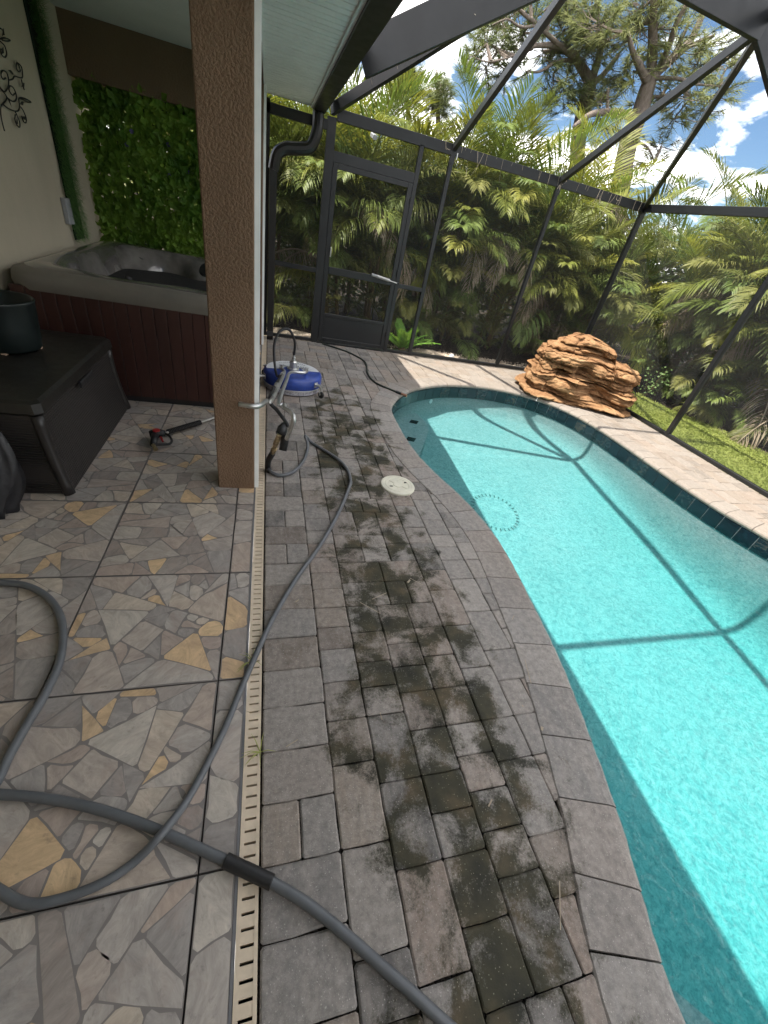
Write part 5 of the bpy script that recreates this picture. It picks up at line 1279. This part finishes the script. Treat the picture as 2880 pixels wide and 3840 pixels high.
# cycad by the door
cy = thing('cycad', 'bright green low cycad growing in the pebbles right of the screen door', 'cycad', (2.13,6.58,-0.05))
cyf = [frond_mesh('cycad_frond', 0.50+0.05*k, 0.35+0.22*k, 0.55, 20, 0.11, 0.15, 0.12, 90+k, 0.010, 0.08) for k in range(4)]
for c_ in cyf: c_.materials.append(CYCAD)
for k in range(20): obj('frond', cyf[k % 4], None, cy, loc=(0,0,0.02), rot=(0,0,k*2.4+rnd.gauss(0,.2)), scale=rnd.uniform(0.8,1.1))
b = MB(); b.lathe([(0.05,-0.02),(0.06,0.03),(0.03,0.08),(0,0.09)], (2.13,6.58,-0.05), 10); b.build('stem', CANE, cy)
for i, (px, py, Y, lab) in enumerate(((2385,1400,None,'pale young shrub with small round leaves right of the rock'),)):
    p0 = Vector((6.55,5.75,-0.06)); sh = thing('young_shrub', lab, 'shrub', p0); b = MB()
    st = MB()
    for s in range(7):
        an = rnd.random()*2*PI; pts = [p0, p0+Vector((0.08*math.cos(an),0.08*math.sin(an),0.25)), p0+Vector((0.2*math.cos(an),0.2*math.sin(an),rnd.uniform(0.4,0.62)))]; st.tube(pts,[0.006,0.004,0.002],5)
        for k in range(26):
            t = rnd.random(); q = pts[0].lerp(pts[2],0.25+0.75*t)+Vector((rnd.gauss(0,.05),rnd.gauss(0,.05),rnd.gauss(0,.03))); d = Vector((rnd.gauss(0,1),rnd.gauss(0,1),rnd.gauss(0.2,.6))).normalized(); sd = d.orthogonal().normalized(); L = 0.045
            b.add([q,q+d*L*.5+sd*L*.4,q+d*L,q+d*L*.5-sd*L*.4],[(0,1,2,3)],rnd.random())
    st.build('stem', CANE, sh); b.build('foliage', m_leaf('pale_shrub_leaf', [(0.10,0.17,0.05),(0.16,0.24,0.08)], 0.5, 0.3), sh, kind='stuff')
b = MB(); q = Pz(1693,1339,-0.02); b.lathe([(0.0,-0.045),(0.03,-0.035),(0.045,0.0),(0.03,0.035),(0.0,0.045)], (q.x,q.y,-0.01), 14); b.build('ball', WHITEP, smooth=True, label='small white ball lying in the pebbles behind the wide screen panel', cat='ball')

# ---- pines
def needles(b, p, d, n, L, r):
    for k in range(n):
        v = (d*0.75 + Vector((r.gauss(0,0.55), r.gauss(0,0.55), r.gauss(-0.05,0.5)))).normalized()*L*r.uniform(0.7,1.1); w = v.orthogonal().normalized()*0.0095
        q = p + d*r.uniform(-0.10,0.10)
        b.add([q-w, q+w, q+v+Vector((0,0,-0.03))], [(0,1,2)], r.random())
def pine(label, Y, limbs, blobs, seed, sc=1.0, dens=0.75):
    r = random.Random(seed); base = Py(*limbs[0][0][:2], Y); root = thing('pine_tree', label, 'pine tree', (base.x,base.y,-0.07), None)
    tr = MB(); tips = []
    for li, lm in enumerate(limbs):
        pts = []; rs = []
        for i, q in enumerate(lm):
            p = Py(q[0], q[1], Y + (q[3] if len(q) > 3 else 0)); pts.append(p); rs.append(q[2]*0.78)
        c_ = catmull(pts, 5); m_ = len(c_); rr2 = []
        for i in range(m_): f = i*(len(rs)-1)/(m_-1); k = min(len(rs)-2,int(f)); rr2.append(rs[k]+(rs[k+1]-rs[k])*(f-k))
        tr.tube(c_, rr2, 9)
        tips += c_
    tr.build('trunk', BARK, root, smooth=True)
    nd = MB(); tw = MB()
    for px, py, rad, cnt in blobs:
        c_ = Py(px, py, Y); R_ = rad/F_PX*(RWT @ (c_-EYE)).z
        near = min(tips, key=lambda t: (t-c_).length)
        hub = near.lerp(c_, 0.75); tw.tube([near, near.lerp(hub,0.5)+Vector((0,r.gauss(0,.2),r.gauss(0.1,.1))), hub], [0.045,0.03,0.018], 5)
        for k in range(int(cnt*dens)):
            v = Vector((r.gauss(0,1),r.gauss(0,1),r.gauss(0,0.8))); v = v.normalized()*R_*1.25*r.random()**0.5; q = c_ + v + Vector((0,r.gauss(0,0.35),0))
            d = (q-hub); d = d.normalized() if d.length > 0.05 else Vector((0,0,1)); d = (d + Vector((0,0,0.25))).normalized()
            s_ = q - d*r.uniform(0.15,0.35); tw.tube([hub.lerp(s_,0.25*r.random()+0.25), s_, q], [0.012,0.009,0.005], 3, False)
            needles(nd, q, d, 38, 0.32*sc, r)
    tw.build('twigs', BARK, root); nd.build('crown', NEEDLE, root, kind='stuff')
    return root
A = lambda x, y: (2200+x/2.44, y/2.44)
B_ = lambda x, y: (1700+x/2.765, y/2.765)
limbsR = [[(2300,900,0.34),(*A(330,1560),0.31),(*A(400,1250),0.29),(*A(480,1050),0.26),(*A(540,850),0.24),(*A(585,700),0.20)],
  [(*A(585,720),0.17),(*A(650,650),0.15,0.2),(*A(800,520),0.13,0.4),(*A(950,370),0.11,0.6),(*A(1060,130),0.09,0.6),(*A(1130,-120),0.07,0.6)],
  [(*A(585,720),0.16),(*A(600,500),0.14),(*A(605,200),0.12,-0.2),(*A(625,-150),0.09,-0.3)],[(*A(560,760),0.13),(*A(480,600),0.10,-0.3),(*A(420,470),0.07,-0.5),(*A(380,300),0.04,-0.6)],
  [(*A(640,660),0.10,0.1),(*A(730,480),0.09,-0.2),(*A(830,200),0.08,-0.4),(*A(940,0),0.06,-0.5)],
  [(*A(430,1070),0.12),(*A(300,1035),0.11,-0.2),(*A(120,1030),0.09,-0.5),(*A(0,1065),0.07,-0.7),(*A(-120,1160),0.045,-0.9)],
  [(*A(590,720),0.07),(*A(700,715),0.055,-0.3),(*A(870,725),0.045,-0.5),(*A(1000,770),0.035,-0.6),(*A(1230,790),0.010,-0.7)],
  [(*A(420,1180),0.06),(*A(460,1290),0.045,-0.3),(*A(560,1350),0.03,-0.5),(*A(620,1480),0.015,-0.5)],[(*A(480,1000),0.06),(*A(560,900),0.05),(*A(900,850),0.02,-0.4)]]
limbsL = [[(*B_(1260,1900),0.27),(*B_(1300,1420),0.25),(*B_(1335,1200),0.24),(*B_(1390,1000),0.23),(*B_(1420,830),0.21)],
  [(*B_(1415,850),0.17),(*B_(1330,700),0.14),(*B_(1250,590),0.12),(*B_(1130,490),0.09,-0.3),(*B_(900,470),0.06,-0.6),(*B_(700,520),0.03,-0.8)],[(*B_(1240,590),0.07),(*B_(1150,540),0.06),(*B_(940,530),0.04,-0.4)],
  [(*B_(1430,840),0.14),(*B_(1490,660),0.12),(*B_(1530,480),0.10),(*B_(1500,200),0.08),(*B_(1480,-100),0.06)],[(*B_(1450,850),0.10),(*B_(1530,800),0.09),(*B_(1620,690),0.08),(*B_(1720,560),0.05)],
  [(*B_(1300,640),0.07),(*B_(1100,630),0.05,-0.3),(*B_(900,740),0.035,-0.6),(*B_(760,740),0.02,-0.7)],[(*B_(1250,600),0.07,-0.2),(*B_(1000,380),0.06,-0.6),(*B_(880,260),0.055,-0.8),(*B_(760,170),0.045,-0.9),(*B_(660,70),0.03,-1.0)],
  [(*B_(880,260),0.04,-0.8),(*B_(700,280),0.03,-1),(*B_(560,200),0.02,-1.1),(*B_(400,260),0.012,-1.1)],[(*B_(860,480),0.035,-0.6),(*B_(560,600),0.025,-0.9),(*B_(350,640),0.018,-1.0),(*B_(190,580),0.01,-1.0)],
  [(*B_(1300,1430),0.09),(*B_(1420,1330),0.07,-0.2),(*B_(1520,1210),0.05,-0.3)]]
bl = lambda f, lst: [(*f(x,y), r_, n_) for x, y, r_, n_ in lst]
blobsL = bl(B_, [(430,200,75,34),(680,300,70,30),(300,420,45,14),(290,700,55,26),(170,560,35,12),(480,740,45,20),(900,560,70,26),(1150,230,80,44),(960,720,50,12),(1300,430,75,36),(1240,830,42,20),(1000,960,40,22),(1300,1040,52,30),(1420,120,90,60),(1560,420,42,24),(1500,1040,35,16),(600,130,60,22),(820,130,60,18),(1120,980,40,16),(1180,60,80,40),(560,480,55,14)])
blobsR = bl(A, [(150,360,42,26),(450,280,85,56),(650,240,80,56),(820,430,75,46),(1110,410,46,30),(700,860,70,36),(880,920,70,36),(1060,640,70,34),(1300,560,50,18),(400,760,60,30),(290,680,34,12),(260,1180,50,24),(790,1130,34,14),(1020,1040,34,12),(600,1500,48,20),(690,1300,30,12),(100,900,40,16),(500,60,70,40),(980,100,30,10),(40,200,60,34),(1200,850,50,16)])
pine('tall pine with a forked bare trunk and right leaning limbs behind the hedge', 12.6, limbsR, blobsR, 501)
pine('pine left of the tall forked one, with a crooked left limb', 13.6, limbsL, blobsL, 502)
def far_pine(px, pts, lab, seed, Y):
    limbs = [[(px+8,700,0.16),(px+4,480,0.13),(px,360,0.08),(px-2,260,0.03)]]
    pine(lab, Y, limbs, pts, seed, 1.1, 1.0)
far_pine(1528, [(1527,275,30,30),(1520,320,36,36),(1550,350,34,30),(1512,365,34,26),(1545,290,24,16)], 'distant narrow pine above the palms, nearest the house gutter', 503, 20)
far_pine(1640, [(1648,320,24,22),(1635,355,38,36),(1660,365,32,26),(1615,400,36,30),(1670,420,30,20)], 'distant narrow pine above the palms, right of the first', 504, 21)

# ---- fallen needles and leaf bits caught on the cage and scattered on the deck
nrng = random.Random(77); b = MB()
def strand(p, l, sway, r_=0.0016):
    q = [Vector(p), Vector(p)+Vector((sway*0.4, nrng.gauss(0,.02), -l*0.5)), Vector(p)+Vector((sway, nrng.gauss(0,.04), -l*(0.95 if nrng.random() < 0.7 else 0.6)))]
    b.tube(catmull(q, 3), [r_]*6+[r_*0.5], 4, True, nrng.random())
for k in range(34):
    x = nrng.uniform(2.0,5.1); strand((x, BACK_Y-0.035, EAVE+0.05), nrng.uniform(0.10,0.28), nrng.gauss(0,0.05))
for k in range(10):
    t = nrng.random(); p = Vector((3.71,BACK_Y-0.01,EAVE+0.0)).lerp(J2, t); strand(p, nrng.uniform(0.1,0.3), nrng.gauss(0,0.06))
for k in range(10):
    t = nrng.random(); p = Vector((0.66,4.4,2.50)).lerp(J1, t*0.7); strand(p, nrng.uniform(0.06,0.2), nrng.gauss(0,0.06))
b.build('hanging_needles', PALM[2], label='dry pine needles and strands hanging from the cage beams', cat='needles', kind='stuff')
b = MB()
for k in range(190):
    x, y = nrng.uniform(0.05,5.1), nrng.uniform(0.1,6.1)
    if signed((x,y))[0] < 0.02: continue
    an = nrng.random()*2*PI; l = nrng.uniform(0.008,0.05) if nrng.random() < 0.8 else nrng.uniform(0.08,0.16); w = 0.0016 if l > 0.03 else nrng.uniform(0.002,0.006)
    c_, s_ = math.cos(an), math.sin(an)
    b.add([(x-s_*w,y+c_*w,0.004),(x+s_*w,y-c_*w,0.004),(x+c_*l+s_*w,y+s_*l-c_*w,0.007),(x+c_*l-s_*w,y+s_*l+c_*w,0.0075)], [(0,1,2,3)], nrng.random())
b.build('deck_litter', PALM[2], label='scattered dry bits of leaf and needle on the deck', cat='litter', kind='stuff')
